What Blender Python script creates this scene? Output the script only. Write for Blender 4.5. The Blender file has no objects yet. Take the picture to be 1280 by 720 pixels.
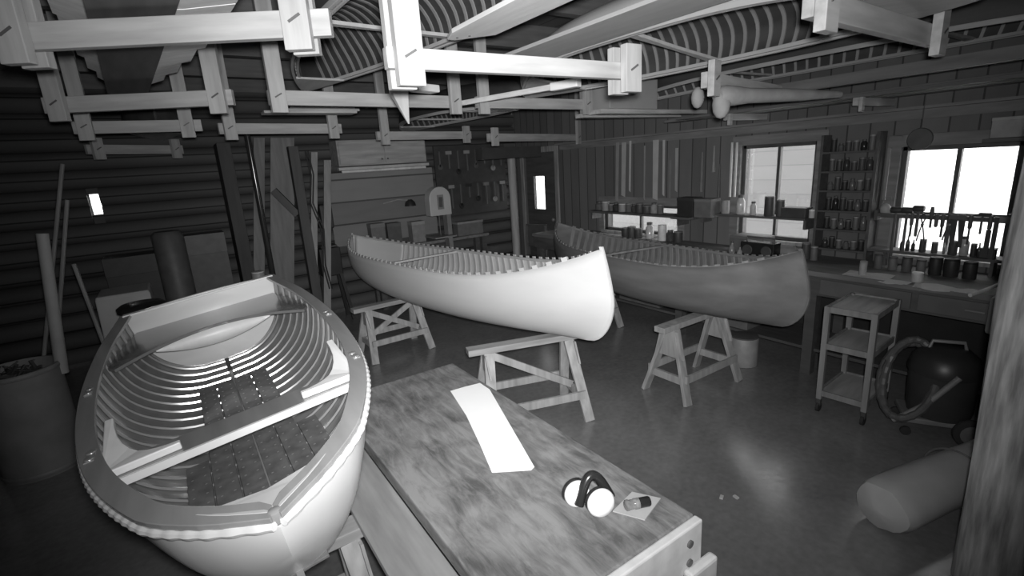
import bpy, bmesh, math, random
from mathutils import Vector, Matrix, Euler
random.seed(7)
sc = bpy.context.scene
C = sc.collection
PI = math.pi

# ------------------------------------------------------------------ camera
CAM = Vector((0, 0, 1.9)); FPX = 620.0
cd = bpy.data.cameras.new('camera'); cam = bpy.data.objects.new('camera', cd); C.objects.link(cam)
cd.sensor_width = 36; cd.lens = 36 * FPX / 1280; cd.clip_start = .02; cd.clip_end = 200
MR = Matrix.Rotation(math.radians(-33.5), 3, 'Z') @ Matrix.Rotation(math.radians(90 - 14.2), 3, 'X') @ Matrix.Rotation(math.radians(-3.6), 3, 'Z')
cam.matrix_world = Matrix.Translation(CAM) @ MR.to_4x4()
sc.camera = cam

def at(px, py, x=None, y=None, z=None):
    """world point where the line of sight through a photo pixel meets one plane of the room"""
    d = MR @ Vector(((px - 640) / FPX, -(py - 360) / FPX, -1))
    t = x / d.x if x is not None else y / d.y if y is not None else (z - CAM.z) / d.z
    return CAM + d * t

# ------------------------------------------------------------------ materials (grey: the place is lit by infrared)
MATS = {}
def mat(name, v, rough=.6, var=.12, scale=6, stretch=(1, 1, 1), bump=.0, metal=0, spec=.5, coat=0, kind='noise', detail=4):
    if name in MATS: return MATS[name]
    m = bpy.data.materials.new(name); m.use_nodes = True
    n = m.node_tree; b = n.nodes['Principled BSDF']
    b.inputs['Roughness'].default_value = rough; b.inputs['Metallic'].default_value = metal
    b.inputs['Specular IOR Level'].default_value = spec
    b.inputs['Coat Weight'].default_value = coat; b.inputs['Coat Roughness'].default_value = .12
    tc = n.nodes.new('ShaderNodeTexCoord'); mp = n.nodes.new('ShaderNodeMapping'); mp.inputs['Scale'].default_value = stretch
    n.links.new(tc.outputs['Object'], mp.inputs['Vector'])
    if kind == 'wave':
        t = n.nodes.new('ShaderNodeTexWave'); t.inputs['Scale'].default_value = scale; t.inputs['Distortion'].default_value = 5
        t.inputs['Detail'].default_value = detail; out = t.outputs['Fac']
    else:
        t = n.nodes.new('ShaderNodeTexNoise'); t.inputs['Scale'].default_value = scale; t.inputs['Detail'].default_value = detail
        out = t.outputs['Fac']
    n.links.new(mp.outputs['Vector'], t.inputs['Vector'])
    r = n.nodes.new('ShaderNodeValToRGB')
    lo, hi = max(0, v * (1 - var)), min(1, v * (1 + var))
    r.color_ramp.elements[0].position = .3; r.color_ramp.elements[1].position = .7
    r.color_ramp.elements[0].color = (lo, lo, lo, 1); r.color_ramp.elements[1].color = (hi, hi, hi, 1)
    n.links.new(out, r.inputs['Fac']); n.links.new(r.outputs['Color'], b.inputs['Base Color'])
    if bump:
        bp = n.nodes.new('ShaderNodeBump'); bp.inputs['Strength'].default_value = bump; bp.inputs['Distance'].default_value = .01
        n.links.new(out, bp.inputs['Height']); n.links.new(bp.outputs['Normal'], b.inputs['Normal'])
    MATS[name] = m
    return m

def wood(name, v, along='y', **k):
    s = {'x': (.12, 1, 1), 'y': (1, .12, 1), 'z': (1, 1, .12)}[along]
    k.setdefault('var', .22); k.setdefault('scale', 22); k.setdefault('rough', .65)
    return mat(name, v, stretch=s, bump=k.pop('bump', .15), **k)

def glass_mat():
    m = bpy.data.materials.new('window_glass'); m.use_nodes = True; n = m.node_tree; n.nodes.clear()
    o = n.nodes.new('ShaderNodeOutputMaterial'); t = n.nodes.new('ShaderNodeBsdfTransparent'); g = n.nodes.new('ShaderNodeBsdfGlossy')
    g.inputs['Roughness'].default_value = .03; x = n.nodes.new('ShaderNodeMixShader'); x.inputs[0].default_value = .06
    t.inputs['Color'].default_value = (.93, .93, .93, 1)
    n.links.new(t.outputs[0], x.inputs[1]); n.links.new(g.outputs[0], x.inputs[2]); n.links.new(x.outputs[0], o.inputs[0])
    return m

def planks_mat(name, v, scale=1.0, width=.14, axis='x', dark=.35, rough=.75, var=.25):
    """boards laid side by side: a seam every `width` metres across `axis`, grain along the boards"""
    m = bpy.data.materials.new(name); m.use_nodes = True; n = m.node_tree; b = n.nodes['Principled BSDF']
    b.inputs['Roughness'].default_value = rough
    tc = n.nodes.new('ShaderNodeTexCoord'); sp = n.nodes.new('ShaderNodeSeparateXYZ'); n.links.new(tc.outputs['Object'], sp.inputs[0])
    d = n.nodes.new('ShaderNodeMath'); d.operation = 'DIVIDE'; d.inputs[1].default_value = width
    n.links.new(sp.outputs[{'x': 0, 'y': 1, 'z': 2}[axis]], d.inputs[0])
    fl = n.nodes.new('ShaderNodeMath'); fl.operation = 'FLOOR'; n.links.new(d.outputs[0], fl.inputs[0])
    fr = n.nodes.new('ShaderNodeMath'); fr.operation = 'FRACT'; n.links.new(d.outputs[0], fr.inputs[0])
    wn = n.nodes.new('ShaderNodeTexWhiteNoise'); wn.noise_dimensions = '1D'; n.links.new(fl.outputs[0], wn.inputs['W'])
    gt = n.nodes.new('ShaderNodeMath'); gt.operation = 'GREATER_THAN'; gt.inputs[1].default_value = .07; n.links.new(fr.outputs[0], gt.inputs[0])
    ns = n.nodes.new('ShaderNodeTexNoise'); ns.inputs['Scale'].default_value = 9; ns.inputs['Detail'].default_value = 5
    mp = n.nodes.new('ShaderNodeMapping'); n.links.new(tc.outputs['Object'], mp.inputs['Vector'])
    mp.inputs['Scale'].default_value = {'x': (1, .2, .2), 'y': (.2, 1, .2), 'z': (.2, .2, 1)}[axis]
    n.links.new(mp.outputs[0], ns.inputs['Vector'])
    a = n.nodes.new('ShaderNodeMath'); a.operation = 'ADD'; n.links.new(wn.outputs['Value'], a.inputs[0]); n.links.new(ns.outputs['Fac'], a.inputs[1])
    mr = n.nodes.new('ShaderNodeMapRange'); mr.inputs['From Max'].default_value = 1.7; mr.inputs['From Min'].default_value = .2
    mr.inputs['To Min'].default_value = v * (1 - var); mr.inputs['To Max'].default_value = v * (1 + var); n.links.new(a.outputs[0], mr.inputs['Value'])
    mx = n.nodes.new('ShaderNodeMath'); mx.operation = 'MULTIPLY_ADD'; mx.inputs[1].default_value = 1 - dark; mx.inputs[2].default_value = dark
    n.links.new(gt.outputs[0], mx.inputs[0])
    ml = n.nodes.new('ShaderNodeMath'); ml.operation = 'MULTIPLY'; n.links.new(mx.outputs[0], ml.inputs[0]); n.links.new(mr.outputs[0], ml.inputs[1])
    n.links.new(ml.outputs[0], b.inputs['Base Color'])
    bp = n.nodes.new('ShaderNodeBump'); bp.inputs['Strength'].default_value = .4; bp.inputs['Distance'].default_value = .01
    n.links.new(ml.outputs[0], bp.inputs['Height']); n.links.new(bp.outputs['Normal'], b.inputs['Normal'])
    return m

# ------------------------------------------------------------------ mesh helper
class MB:
    def __init__(s): s.v = []; s.f = []
    def add(s, vs, fs):
        b = len(s.v); s.v += [Vector(v) for v in vs]; s.f += [tuple(b + i for i in f) for f in fs]; return s
    def box(s, c, d, rot=None):
        R = Euler(rot).to_matrix() if rot else Matrix.Identity(3); c = Vector(c)
        vs = [c + R @ Vector((x * d[0] / 2, y * d[1] / 2, z * d[2] / 2)) for x in (-1, 1) for y in (-1, 1) for z in (-1, 1)]
        return s.add(vs, [(0, 1, 3, 2), (4, 6, 7, 5), (0, 4, 5, 1), (2, 3, 7, 6), (0, 2, 6, 4), (1, 5, 7, 3)])
    def bx(s, x0, x1, y0, y1, z0, z1): return s.box(((x0 + x1) / 2, (y0 + y1) / 2, (z0 + z1) / 2), (abs(x1 - x0), abs(y1 - y0), abs(z1 - z0)))
    def bar(s, p, q, w, h, up=(0, 0, 1)):
        p, q = Vector(p), Vector(q); d = (q - p).normalized(); up = Vector(up)
        a = d.cross(up); a = a.normalized() if a.length > 1e-4 else Vector((1, 0, 0)); b = a.cross(d).normalized()
        vs = [e + a * i * w / 2 + b * j * h / 2 for e in (p, q) for i in (-1, 1) for j in (-1, 1)]
        return s.add(vs, [(0, 1, 3, 2), (4, 6, 7, 5), (0, 4, 5, 1), (2, 3, 7, 6), (0, 2, 6, 4), (1, 5, 7, 3)])
    def tube(s, pts, r, n=8, cap=True):
        pts = [Vector(p) for p in pts]; rs = r if isinstance(r, (list, tuple)) else [r] * len(pts)
        rings = []; up = None
        for i, p in enumerate(pts):
            d = (pts[min(i + 1, len(pts) - 1)] - pts[max(i - 1, 0)]).normalized()
            if up is None: up = Vector((0, 0, 1)) if abs(d.z) < .9 else Vector((1, 0, 0))
            a = d.cross(up).normalized(); b = a.cross(d).normalized(); up = b
            rings.append([p + (a * math.cos(2 * PI * k / n) + b * math.sin(2 * PI * k / n)) * rs[i] for k in range(n)])
        vs = [v for rg in rings for v in rg]
        fs = [(i * n + k, i * n + (k + 1) % n, (i + 1) * n + (k + 1) % n, (i + 1) * n + k) for i in range(len(pts) - 1) for k in range(n)]
        if cap: fs += [tuple(range(n))[::-1], tuple((len(pts) - 1) * n + k for k in range(n))]
        return s.add(vs, fs)
    def lathe(s, c, prof, n=20, axis='z', cap=True):
        c = Vector(c); vs = []
        for r, h in prof:
            for k in range(n):
                a = 2 * PI * k / n; p = (r * math.cos(a), r * math.sin(a), h)
                p = p if axis == 'z' else (h, p[0], p[1]) if axis == 'x' else (p[0], h, p[1])
                vs.append(c + Vector(p))
        m = len(prof)
        fs = [(i * n + k, i * n + (k + 1) % n, (i + 1) * n + (k + 1) % n, (i + 1) * n + k) for i in range(m - 1) for k in range(n)]
        if cap: fs += [tuple(range(n))[::-1], tuple((m - 1) * n + k for k in range(n))]
        return s.add(vs, fs)
    def prism(s, pts, off):
        pts = [Vector(p) for p in pts]; off = Vector(off); n = len(pts)
        return s.add(pts + [p + off for p in pts], [tuple(range(n)), tuple(range(2 * n - 1, n - 1, -1))] + [(i, (i + 1) % n, n + (i + 1) % n, n + i) for i in range(n)])
    def grid(s, rows, close=False):
        n = len(rows[0]); vs = [p for r in rows for p in r]
        fs = [(i * n + k, i * n + k + 1, (i + 1) * n + k + 1, (i + 1) * n + k) for i in range(len(rows) - 1) for k in range(n - 1)]
        if close: fs += [(i * n + n - 1, i * n, (i + 1) * n, (i + 1) * n + n - 1) for i in range(len(rows) - 1)]
        return s.add(vs, fs)
    def ball(s, c, r, n=12, sq=(1, 1, 1)):
        c = Vector(c); rows = []
        for i in range(n // 2 + 1):
            t = PI * i / (n // 2); rows.append([c + Vector((r * sq[0] * math.sin(t) * math.cos(2 * PI * k / n), r * sq[1] * math.sin(t) * math.sin(2 * PI * k / n), r * sq[2] * math.cos(t))) for k in range(n)])
        return s.grid(rows, True)
    def build(s, name, m, parent=None, world=False, smooth=False, bevel=0, solid=0, label=None, cat=None, group=None, kind=None, origin=None):
        vs = s.v
        if parent is not None and world:
            inv = wm(parent).inverted(); vs = [inv @ v for v in vs]
        loc = None
        if parent is None:
            lo = Vector([min(v[i] for v in vs) for i in range(3)]); hi = Vector([max(v[i] for v in vs) for i in range(3)])
            loc = Vector(origin) if origin is not None else Vector(((lo.x + hi.x) / 2, (lo.y + hi.y) / 2, lo.z))
            vs = [v - loc for v in vs]
        me = bpy.data.meshes.new(name); me.from_pydata([tuple(v) for v in vs], [], s.f); me.validate(); me.update()
        bm = bmesh.new(); bm.from_mesh(me); bmesh.ops.remove_doubles(bm, verts=bm.verts, dist=1e-5); bmesh.ops.recalc_face_normals(bm, faces=bm.faces); bm.to_mesh(me); bm.free()
        if smooth:
            for p in me.polygons: p.use_smooth = True
            try: me.set_sharp_from_angle(angle=math.radians(40))
            except Exception: pass
        me.materials.append(m)
        o = bpy.data.objects.new(name, me); C.objects.link(o)
        if loc is not None: o.location = loc
        if parent is not None: o.parent = parent
        if solid:
            md = o.modifiers.new('thick', 'SOLIDIFY'); md.thickness = solid; md.offset = 0
        if bevel:
            md = o.modifiers.new('bevel', 'BEVEL'); md.width = bevel; md.segments = 2; md.limit_method = 'ANGLE'
        tag(o, label, cat, group, kind)
        return o

def wm(o):
    m = Matrix.Translation(o.location) @ o.rotation_euler.to_matrix().to_4x4()
    return wm(o.parent) @ m if o.parent else m

LABELS = {}
def tag(o, label=None, cat=None, group=None, kind=None):
    if label:
        o['label'] = label
        if cat: LABELS[label] = LABELS.get(label, 0) + 1
    if cat: o['category'] = cat
    if group: o['group'] = group
    if kind: o['kind'] = kind
    return o

def thing(name, label, cat, loc=(0, 0, 0), rot=(0, 0, 0), group=None):
    o = bpy.data.objects.new(name, None); C.objects.link(o); o.location = loc; o.rotation_euler = rot if not isinstance(rot, (int, float)) else (0, 0, rot)
    o.empty_display_size = .1
    return tag(o, label, cat, group)

def dup(root, label=None, loc=None, rot=None, group=None):
    r = root.copy(); C.objects.link(r)
    if loc is not None: r.location = loc
    if rot is not None: r.rotation_euler = rot
    if label: r['label'] = label
    if group: r['group'] = group
    for ch in list(root.children):
        c = ch.copy(); C.objects.link(c); c.parent = r
        for g in list(ch.children):
            d = g.copy(); C.objects.link(d); d.parent = c
    return r

# ------------------------------------------------------------------ shared materials
pine = wood('pine_lumber', .36, 'x'); pine_z = wood('pine_lumber_upright', .35, 'z'); pine_y = wood('pine_lumber_long', .6, 'y')
greywood = wood('weathered_wood', .3, 'z', var=.35); horsewood = wood('sawhorse_wood', .42, 'z', var=.25)
darkwood = wood('dark_wood', .09, 'y'); midwood = wood('mid_wood', .2, 'y')
black = mat('black_metal', .03, .45, .2); darkm = mat('dark_grey_metal', .07, .5, .2); greym = mat('grey_metal', .22, .4, .15)
steel = mat('bright_steel', .55, .3, .1, metal=.6); white = mat('white_paint', .75, .5, .05); paper = mat('paper', .8, .8, .04)
cloth = mat('grey_cloth', .25, .9, .2, bump=.3); cedar = wood('cedar_plank', .7, 'y', var=.06, scale=14, bump=.03)
lightrib = mat('light_rib', .55, .5, .1); rubber = mat('rubber', .03, .8, .1); plastic = mat('black_plastic', .02, .25, .1)
GREYS = {}
def grey(v, rough=.55):
    k = 'grey_paint_%02d' % round(v * 100)
    return mat(k, v, rough, .15, 12)
WORLD, SPOT, SPOT_ANG, SPOT_YAW, SPOT_TILT, EXPO = 4.0, 320, 118, -33, 84, 0
# ================================================================== the room
XW, XL, YB, YF, ZC = 4.85, -2.1, 7.0, -1.6, 3.1
def floor_mat():
    m = bpy.data.materials.new('worn_painted_floor'); m.use_nodes = True; n = m.node_tree; b = n.nodes['Principled BSDF']
    tc = n.nodes.new('ShaderNodeTexCoord')
    a = n.nodes.new('ShaderNodeTexNoise'); a.inputs['Scale'].default_value = 1.3; a.inputs['Detail'].default_value = 8; a.inputs['Roughness'].default_value = .65
    c = n.nodes.new('ShaderNodeTexNoise'); c.inputs['Scale'].default_value = 26; c.inputs['Detail'].default_value = 6
    for t in (a, c): n.links.new(tc.outputs['Object'], t.inputs['Vector'])
    ad = n.nodes.new('ShaderNodeMath'); ad.operation = 'MULTIPLY_ADD'; ad.inputs[1].default_value = .45; n.links.new(c.outputs['Fac'], ad.inputs[0]); n.links.new(a.outputs['Fac'], ad.inputs[2])
    r = n.nodes.new('ShaderNodeValToRGB'); r.color_ramp.elements[0].position = .5; r.color_ramp.elements[1].position = .95
    r.color_ramp.elements[0].color = (FLO, FLO, FLO, 1); r.color_ramp.elements[1].color = (FHI, FHI, FHI, 1)
    n.links.new(ad.outputs[0], r.inputs['Fac']); n.links.new(r.outputs['Color'], b.inputs['Base Color'])
    rr = n.nodes.new('ShaderNodeMapRange'); rr.inputs['To Min'].default_value = .13; rr.inputs['To Max'].default_value = .30; n.links.new(c.outputs['Fac'], rr.inputs['Value'])
    n.links.new(rr.outputs[0], b.inputs['Roughness']); b.inputs['Specular IOR Level'].default_value = .9
    bp = n.nodes.new('ShaderNodeBump'); bp.inputs['Strength'].default_value = .08; bp.inputs['Distance'].default_value = .01
    n.links.new(ad.outputs[0], bp.inputs['Height']); n.links.new(bp.outputs['Normal'], b.inputs['Normal'])
    return m
FLO, FHI = .15, .27
S = dict(kind='structure')
MB().bx(XL - .15, XW + .15, YF - .15, YB + .15, -.12, 0).build('floor', floor_mat(), **S)
MB().bx(XL - .15, XW + .15, YF - .15, YB + .15, ZC, ZC + .1).build('ceiling', planks_mat('ceiling_boards', .12, width=.19, axis='x'), **S)
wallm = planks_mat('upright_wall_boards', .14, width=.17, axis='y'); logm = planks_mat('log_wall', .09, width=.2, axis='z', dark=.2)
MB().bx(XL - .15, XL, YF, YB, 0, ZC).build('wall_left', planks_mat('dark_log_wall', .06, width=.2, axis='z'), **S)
MB().bx(XL - .15, XW + .15, YF - .15, YF, 0, ZC).build('wall_front', wallm, **S)
# back wall: stacked round logs, with a small window slot on the left
def log_wall():
    b = MB(); sl0, sl1 = -.72, -.62
    b.bx(XL, sl0, YB + .05, YB + .2, 0, ZC).bx(sl1, XW + .15, YB + .05, YB + .2, 0, ZC).bx(sl0, sl1, YB + .05, YB + .2, 0, 1.62).bx(sl0, sl1, YB + .05, YB + .2, 1.84, ZC)
    z = .1
    while z < ZC:
        for x0, x1 in ((XL, sl0), (sl1, XW)):
            b.tube([(x0, YB + .06, z), (x1, YB + .06, z)], .1, 12)
        if not 1.5 < z < 1.95: b.tube([(sl0, YB + .06, z), (sl1, YB + .06, z)], .1, 12)
        z += .19
    return b
log_wall().build('wall_back', logm, smooth=True, **S)
# right wall with window openings (y0, y1, z0, z1)
WIN = [(.92, 1.62, .98, 1.83), (2.25, 2.97, 1.0, 1.92), (3.72, 4.92, .93, 1.29)]
DOOR = (5.95, 6.75, 0, 2.02)
def right_wall():
    b = MB(); ops = sorted(WIN + [DOOR]); y = YF
    for y0, y1, z0, z1 in ops:
        b.bx(XW, XW + .15, y, y0, 0, ZC)
        if z0 > 0: b.bx(XW, XW + .15, y0, y1, 0, z0)
        b.bx(XW, XW + .15, y0, y1, z1, ZC); y = y1
    return b.bx(XW, XW + .15, y, YB, 0, ZC)
right_wall().build('wall_right', wallm, **S)
GL = glass_mat()
framem = mat('dark_window_frame', .08, .5, .2)
for i, (y0, y1, z0, z1) in enumerate(WIN):
    w = tag(thing('window_%d' % (i + 1), None, None, (XW + .06, (y0 + y1) / 2, z0)), kind='structure')
    b = MB(); t = .035; X0, X1 = XW + .02, XW + .08
    b.bx(X0, X1, y0, y1, z0, z0 + t).bx(X0, X1, y0, y1, z1 - t, z1).bx(X0, X1, y0, y0 + t, z0, z1).bx(X0, X1, y1 - t, y1, z0, z1)
    b.build('window_frame', framem, w, True, bevel=.004)
    MB().bx(X0 + .01, X1 - .01, (y0 + y1) / 2 - .014, (y0 + y1) / 2 + .014, z0 + t, z1 - t).build('mullion', framem, w, True)
    MB().bx(XW + .048, XW + .052, y0 + t, y1 - t, z0 + t, z1 - t).build('pane', GL, w, True)
    MB().bx(XW - .05, XW + .02, y0 - .03, y1 + .03, z0 - .03, z0).build('window_sill', greywood, w, True)
    b = MB().bx(XW - .025, XW - .001, y0 - .09, y0, z0 - .03, z1 + .09).bx(XW - .025, XW - .001, y1, y1 + .09, z0 - .03, z1 + .09).bx(XW - .025, XW - .001, y0, y1, z1, z1 + .09)
    b.build('casing', midwood, w, True, bevel=.004)
# door in the far corner with a small lit pane
y0, y1, _, z1 = DOOR
d = tag(thing('door_1', None, None, (XW + .06, (y0 + y1) / 2, 0)), kind='structure')
pz0, pz1, py0, py1 = 1.14, 1.66, 6.28, 6.56
b = MB().bx(XW + .04, XW + .09, y0, py0, 0, z1).bx(XW + .04, XW + .09, py1, y1, 0, z1).bx(XW + .04, XW + .09, py0, py1, 0, pz0).bx(XW + .04, XW + .09, py0, py1, pz1, z1)
b.build('door_panel', darkwood, d, True)
MB().bx(XW + .06, XW + .065, py0, py1, pz0, pz1).build('pane', GL, d, True)
b = MB().bx(XW - .02, XW + .04, y0 - .08, y0, 0, z1 + .08).bx(XW - .02, XW + .04, y1, y1 + .08, 0, z1 + .08).bx(XW - .02, XW + .04, y0, y1, z1, z1 + .08)
b.build('door_frame', greywood, d, True, bevel=.004)
MB().lathe((XW + .02, y0 + .08, 1.0), [(.01, 0), (.028, -.02), (.03, -.04), (.015, -.055)], 12, 'x').build('door_handle', greym, d, True, smooth=True)
wn = tag(thing('window_4', None, None, (-.67, YB + .1, 1.62)), kind='structure')
MB().bx(-.72, -.62, YB + .09, YB + .1, 1.62, 1.84).build('pane', GL, wn, True)
# ceiling joists
for i in range(9):
    y = YF + .6 + i * 1.0
    MB().bx(XL, XW, y - .04, y + .04, ZC - .2, ZC).build('beam', wood('joist_wood', .13, 'x'), **S)
MB().bx(XL, XW, YB - .02, YB + .04, 0, .12).build('baseboard_back', darkwood, **S)
# outdoors
MB().bx(XW + .2, 30, -14, 30, -.3, -.2).build('ground_snow', mat('snow', .8, .9, .05, 2), **S)
sh = thing('shed', 'pale grey shed wall outside the farther of the two big windows', 'building', (9, 6.4, -.2))
MB().bx(9, 9.3, 4.1, 9.5, -.2, 3.4).build('wall', planks_mat('shed_boards', .22, width=.25, axis='z', dark=.8, var=.1), sh, True)
MB().bar((8.8, 4.0, 3.4), (8.8, 9.6, 3.4), .8, .08).build('roof', mat('shed_roof', .7, .8), sh, True)

# ================================================================== light
w = bpy.data.worlds.new('world'); sc.world = w; w.use_nodes = True
bg = w.node_tree.nodes['Background']; bg.inputs['Color'].default_value = (1, 1, 1, 1); bg.inputs['Strength'].default_value = WORLD
l = bpy.data.lights.new('infrared_lamp', 'SPOT'); l.energy = SPOT; l.spot_size = math.radians(SPOT_ANG); l.spot_blend = 1; l.shadow_soft_size = .03
lo = bpy.data.objects.new('infrared_lamp', l); C.objects.link(lo)
lo.location = CAM + Vector((.02, -.03, .05))
lo.rotation_euler = (Matrix.Rotation(math.radians(SPOT_YAW), 3, 'Z') @ Matrix.Rotation(math.radians(SPOT_TILT), 3, 'X')).to_euler()
vs = sc.view_settings; vs.view_transform = 'Standard'; vs.look = 'None'; vs.gamma = 1; vs.use_curve_mapping = False; vs.exposure = EXPO
l2 = bpy.data.lights.new('infrared_lamp_beam', 'SPOT'); l2.energy = 260; l2.spot_size = math.radians(75); l2.spot_blend = 1; l2.shadow_soft_size = .03
lo2 = bpy.data.objects.new('infrared_lamp_beam', l2); C.objects.link(lo2); lo2.location = CAM + Vector((-.02, -.03, .04)); lo2.rotation_euler = (Matrix.Rotation(math.radians(-32), 3, 'Z') @ Matrix.Rotation(math.radians(82), 3, 'X')).to_euler()
sc.cycles.use_denoising = True
sc.cycles.max_bounces = 8; sc.cycles.transparent_max_bounces = 12
# ================================================================== canoes
def lerp(a, b, t): return a + (b - a) * t
def table(xs, ys, x):
    """smooth interpolation through a short table"""
    n = len(xs)
    for i in range(n - 1):
        if x <= xs[i + 1] or i == n - 2:
            p0 = ys[i - 1] if i else 2 * ys[0] - ys[1]; p3 = ys[i + 2] if i + 2 < n else ys[-1]
            t = (x - xs[i]) / (xs[i + 1] - xs[i]); p1, p2 = ys[i], ys[i + 1]
            h0 = (p2 - p0) / (xs[i + 1] - xs[i - 1]) if i else (p2 - p1) / (xs[1] - xs[0])
            h1 = (p3 - p1) / (xs[i + 2] - xs[i]) if i + 2 < n else (p2 - p1) / (xs[i + 1] - xs[i])
            h = xs[i + 1] - xs[i]
            return (2*t**3-3*t*t+1)*p1 + (t**3-2*t*t+t)*h*h0 + (-2*t**3+3*t*t)*p2 + (t**3-t*t)*h*h1

class Canoe:
    def __init__(s, L, B, D, Hs, full=2.6, rake=.24, rocker=.05, tip=.08, swp=3.4, Hf=None): s.Hf = Hf or Hs; s.swp = swp; s.tip = tip; s.L, s.B, s.D, s.Hs, s.full, s.rake, s.rocker = L, B, D, Hs, full, rake, rocker
    def keel(s, u): return s.rocker * abs(u) ** 3
    def sheer(s, u): return s.D + ((s.Hf if u > 0 else s.Hs) - s.D) * abs(u) ** s.swp
    def half(s, u): return s.B / 2 * max(0, 1 - abs(u) ** s.full) ** .95
    def P(s, u, v, sg=1, inset=0):
        n = lerp(2.9, 1.35, abs(u) ** 1.5); k = s.keel(u); sh = s.sheer(u)
        vv = min(max(v, 0), 1.1)
        g = (1 - (1 - min(vv, 1)) ** n) ** (1 / n) if vv > 0 else 0
        w = max(0, s.half(u) * g * (1 + .05 * math.sin(PI * min(vv, 1)) * (1 - abs(u))) - inset * (.3 + .7 * min(1, vv * 3)))
        lv = s.L / 2 - s.rake * (1 - math.sqrt(max(0, 1 - max(0, 1 - vv / .5) ** 2))) - s.tip * max(0, vv - .45) ** 1.5 * 2.2
        return Vector((sg * w, u * lv - math.copysign(inset * abs(u) ** 8, u), k + vv * (sh - k) + inset * max(0, 1 - vv * 2.2)))
    def skin(s, nu=64, nv=14, inset=0, top=1.0):
        rows = []
        for i in range(nu + 1):
            u = -1 + 2 * i / nu; u = math.copysign(1 - (1 - abs(u)) ** 1.25, u) if u else 0
            row = [s.P(u, top * (j / nv) ** 1.6, -1, inset) for j in range(nv, 0, -1)] + [s.P(u, top * (j / nv) ** 1.6, 1, inset) for j in range(nv + 1)]
            rows.append(row)
        return MB().grid(rows)
    def rib(s, u, w, top=1.0, inset=.012, t=.008, nv=12):
        du = w / s.L; rows = []
        for uu in (u - du, u + du):
            rows.append([s.P(uu, top * (j / nv) ** 1.5, -1, inset) for j in range(nv, 0, -1)] + [s.P(uu, top * (j / nv) ** 1.5, 1, inset) for j in range(nv + 1)])
        return MB().grid(rows)
    def rail(s, sg, off, w, h, dz=0, u0=-.985, u1=.985, n=48):
        rows = []
        for i in range(n + 1):
            u = lerp(u0, u1, i / n); p = s.P(u, 1, sg); c = Vector((max(0, abs(p.x) + off) * sg, p.y, p.z + dz))
            x = c.x; a = Vector((w / 2, 0, 0)); b = Vector((0, 0, h / 2))
            rows.append([c - a - b, c + a - b, c + a + b, c - a + b])
        m = MB().grid(rows, True); k = len(m.v) - 4
        m.f += [(3, 2, 1, 0), (k, k + 1, k + 2, k + 3)]
        return m
    def stem(s, end, w=.02, d=.02, v0=0, v1=1.02, n=14, inset=0):
        pts = [s.P(end, lerp(v0, v1, (i / n)), 1) + Vector((0, -end * inset, 0)) for i in range(n + 1)]
        m = MB(); rows = []
        for p in pts:
            rows.append([p + Vector((-w / 2, -end * d, 0)), p + Vector((w / 2, -end * d, 0)), p + Vector((w / 2 * .6, end * .004, 0)), p + Vector((-w / 2 * .6, end * .004, 0))])
        m.grid(rows, True); k = len(m.v) - 4; m.f += [(3, 2, 1, 0), (k, k + 1, k + 2, k + 3)]
        return m
    def deck(s, end, l, dz=0.0, t=.015):
        u1 = 1 - l / (s.L / 2); pts = []
        us = [lerp(u1, .985, i / 8) for i in range(9)]
        for u in us: p = s.P(end * u, 1, 1); pts.append(Vector((p.x, p.y, p.z + dz)))
        for u in reversed(us): p = s.P(end * u, 1, -1); pts.append(Vector((p.x, p.y, p.z + dz)))
        return MB().prism(pts, (0, 0, t))
    def thwart(s, u, w=.05, t=.018, dz=-.02):
        p, q = s.P(u, 1, -1), s.P(u, 1, 1); b = MB()
        xs = [-1, -.7, -.3, 0, .3, .7, 1]; ws = [1, .9, .7, .62, .7, .9, 1]
        rows = [[Vector((abs(q.x) * x, p.y + sy * w / 2 * ww, p.z + dz + sz * t / 2)) for sy, sz in ((-1, -1), (1, -1), (1, 1), (-1, 1))] for x, ww in zip(xs, ws)]
        b.grid(rows, True); k = len(b.v) - 4; b.f += [(3, 2, 1, 0), (k, k + 1, k + 2, k + 3)]
        return b

def make_canoe(name, label, loc, rot, cn, planks, rib, railm, nrib=38, ribw=.045, ribtop=1.0, out=True, inn=True, thwarts=(0,), decks=False, group=None, u0=-.86, u1=.86, stems=True, keelm=None):
    t = thing(name, label, 'canoe', loc, rot, group)
    cn.skin().build('planking', planks, t, smooth=True, solid=.007)
    for i in range(nrib):
        u = lerp(u0, u1, i / (nrib - 1))
        cn.rib(u, ribw / 1, ribtop + (.0 if ribtop == 1 else 0)).build('rib', rib, t, solid=.009)
    for sg in (-1, 1):
        if inn: cn.rail(sg, -.022, .018, .022, -.006).build('inwale', railm, t, bevel=.003)
        if out: cn.rail(sg, .012, .02, .03, -.005).build('outwale', railm, t, bevel=.003)
        if stems: cn.stem(sg).build('stem', planks if not keelm else keelm, t)
        if decks: cn.deck(sg, .42).build('deck', railm, t)
    for u in thwarts: cn.thwart(u).build('thwart', railm, t)
    return t

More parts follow.
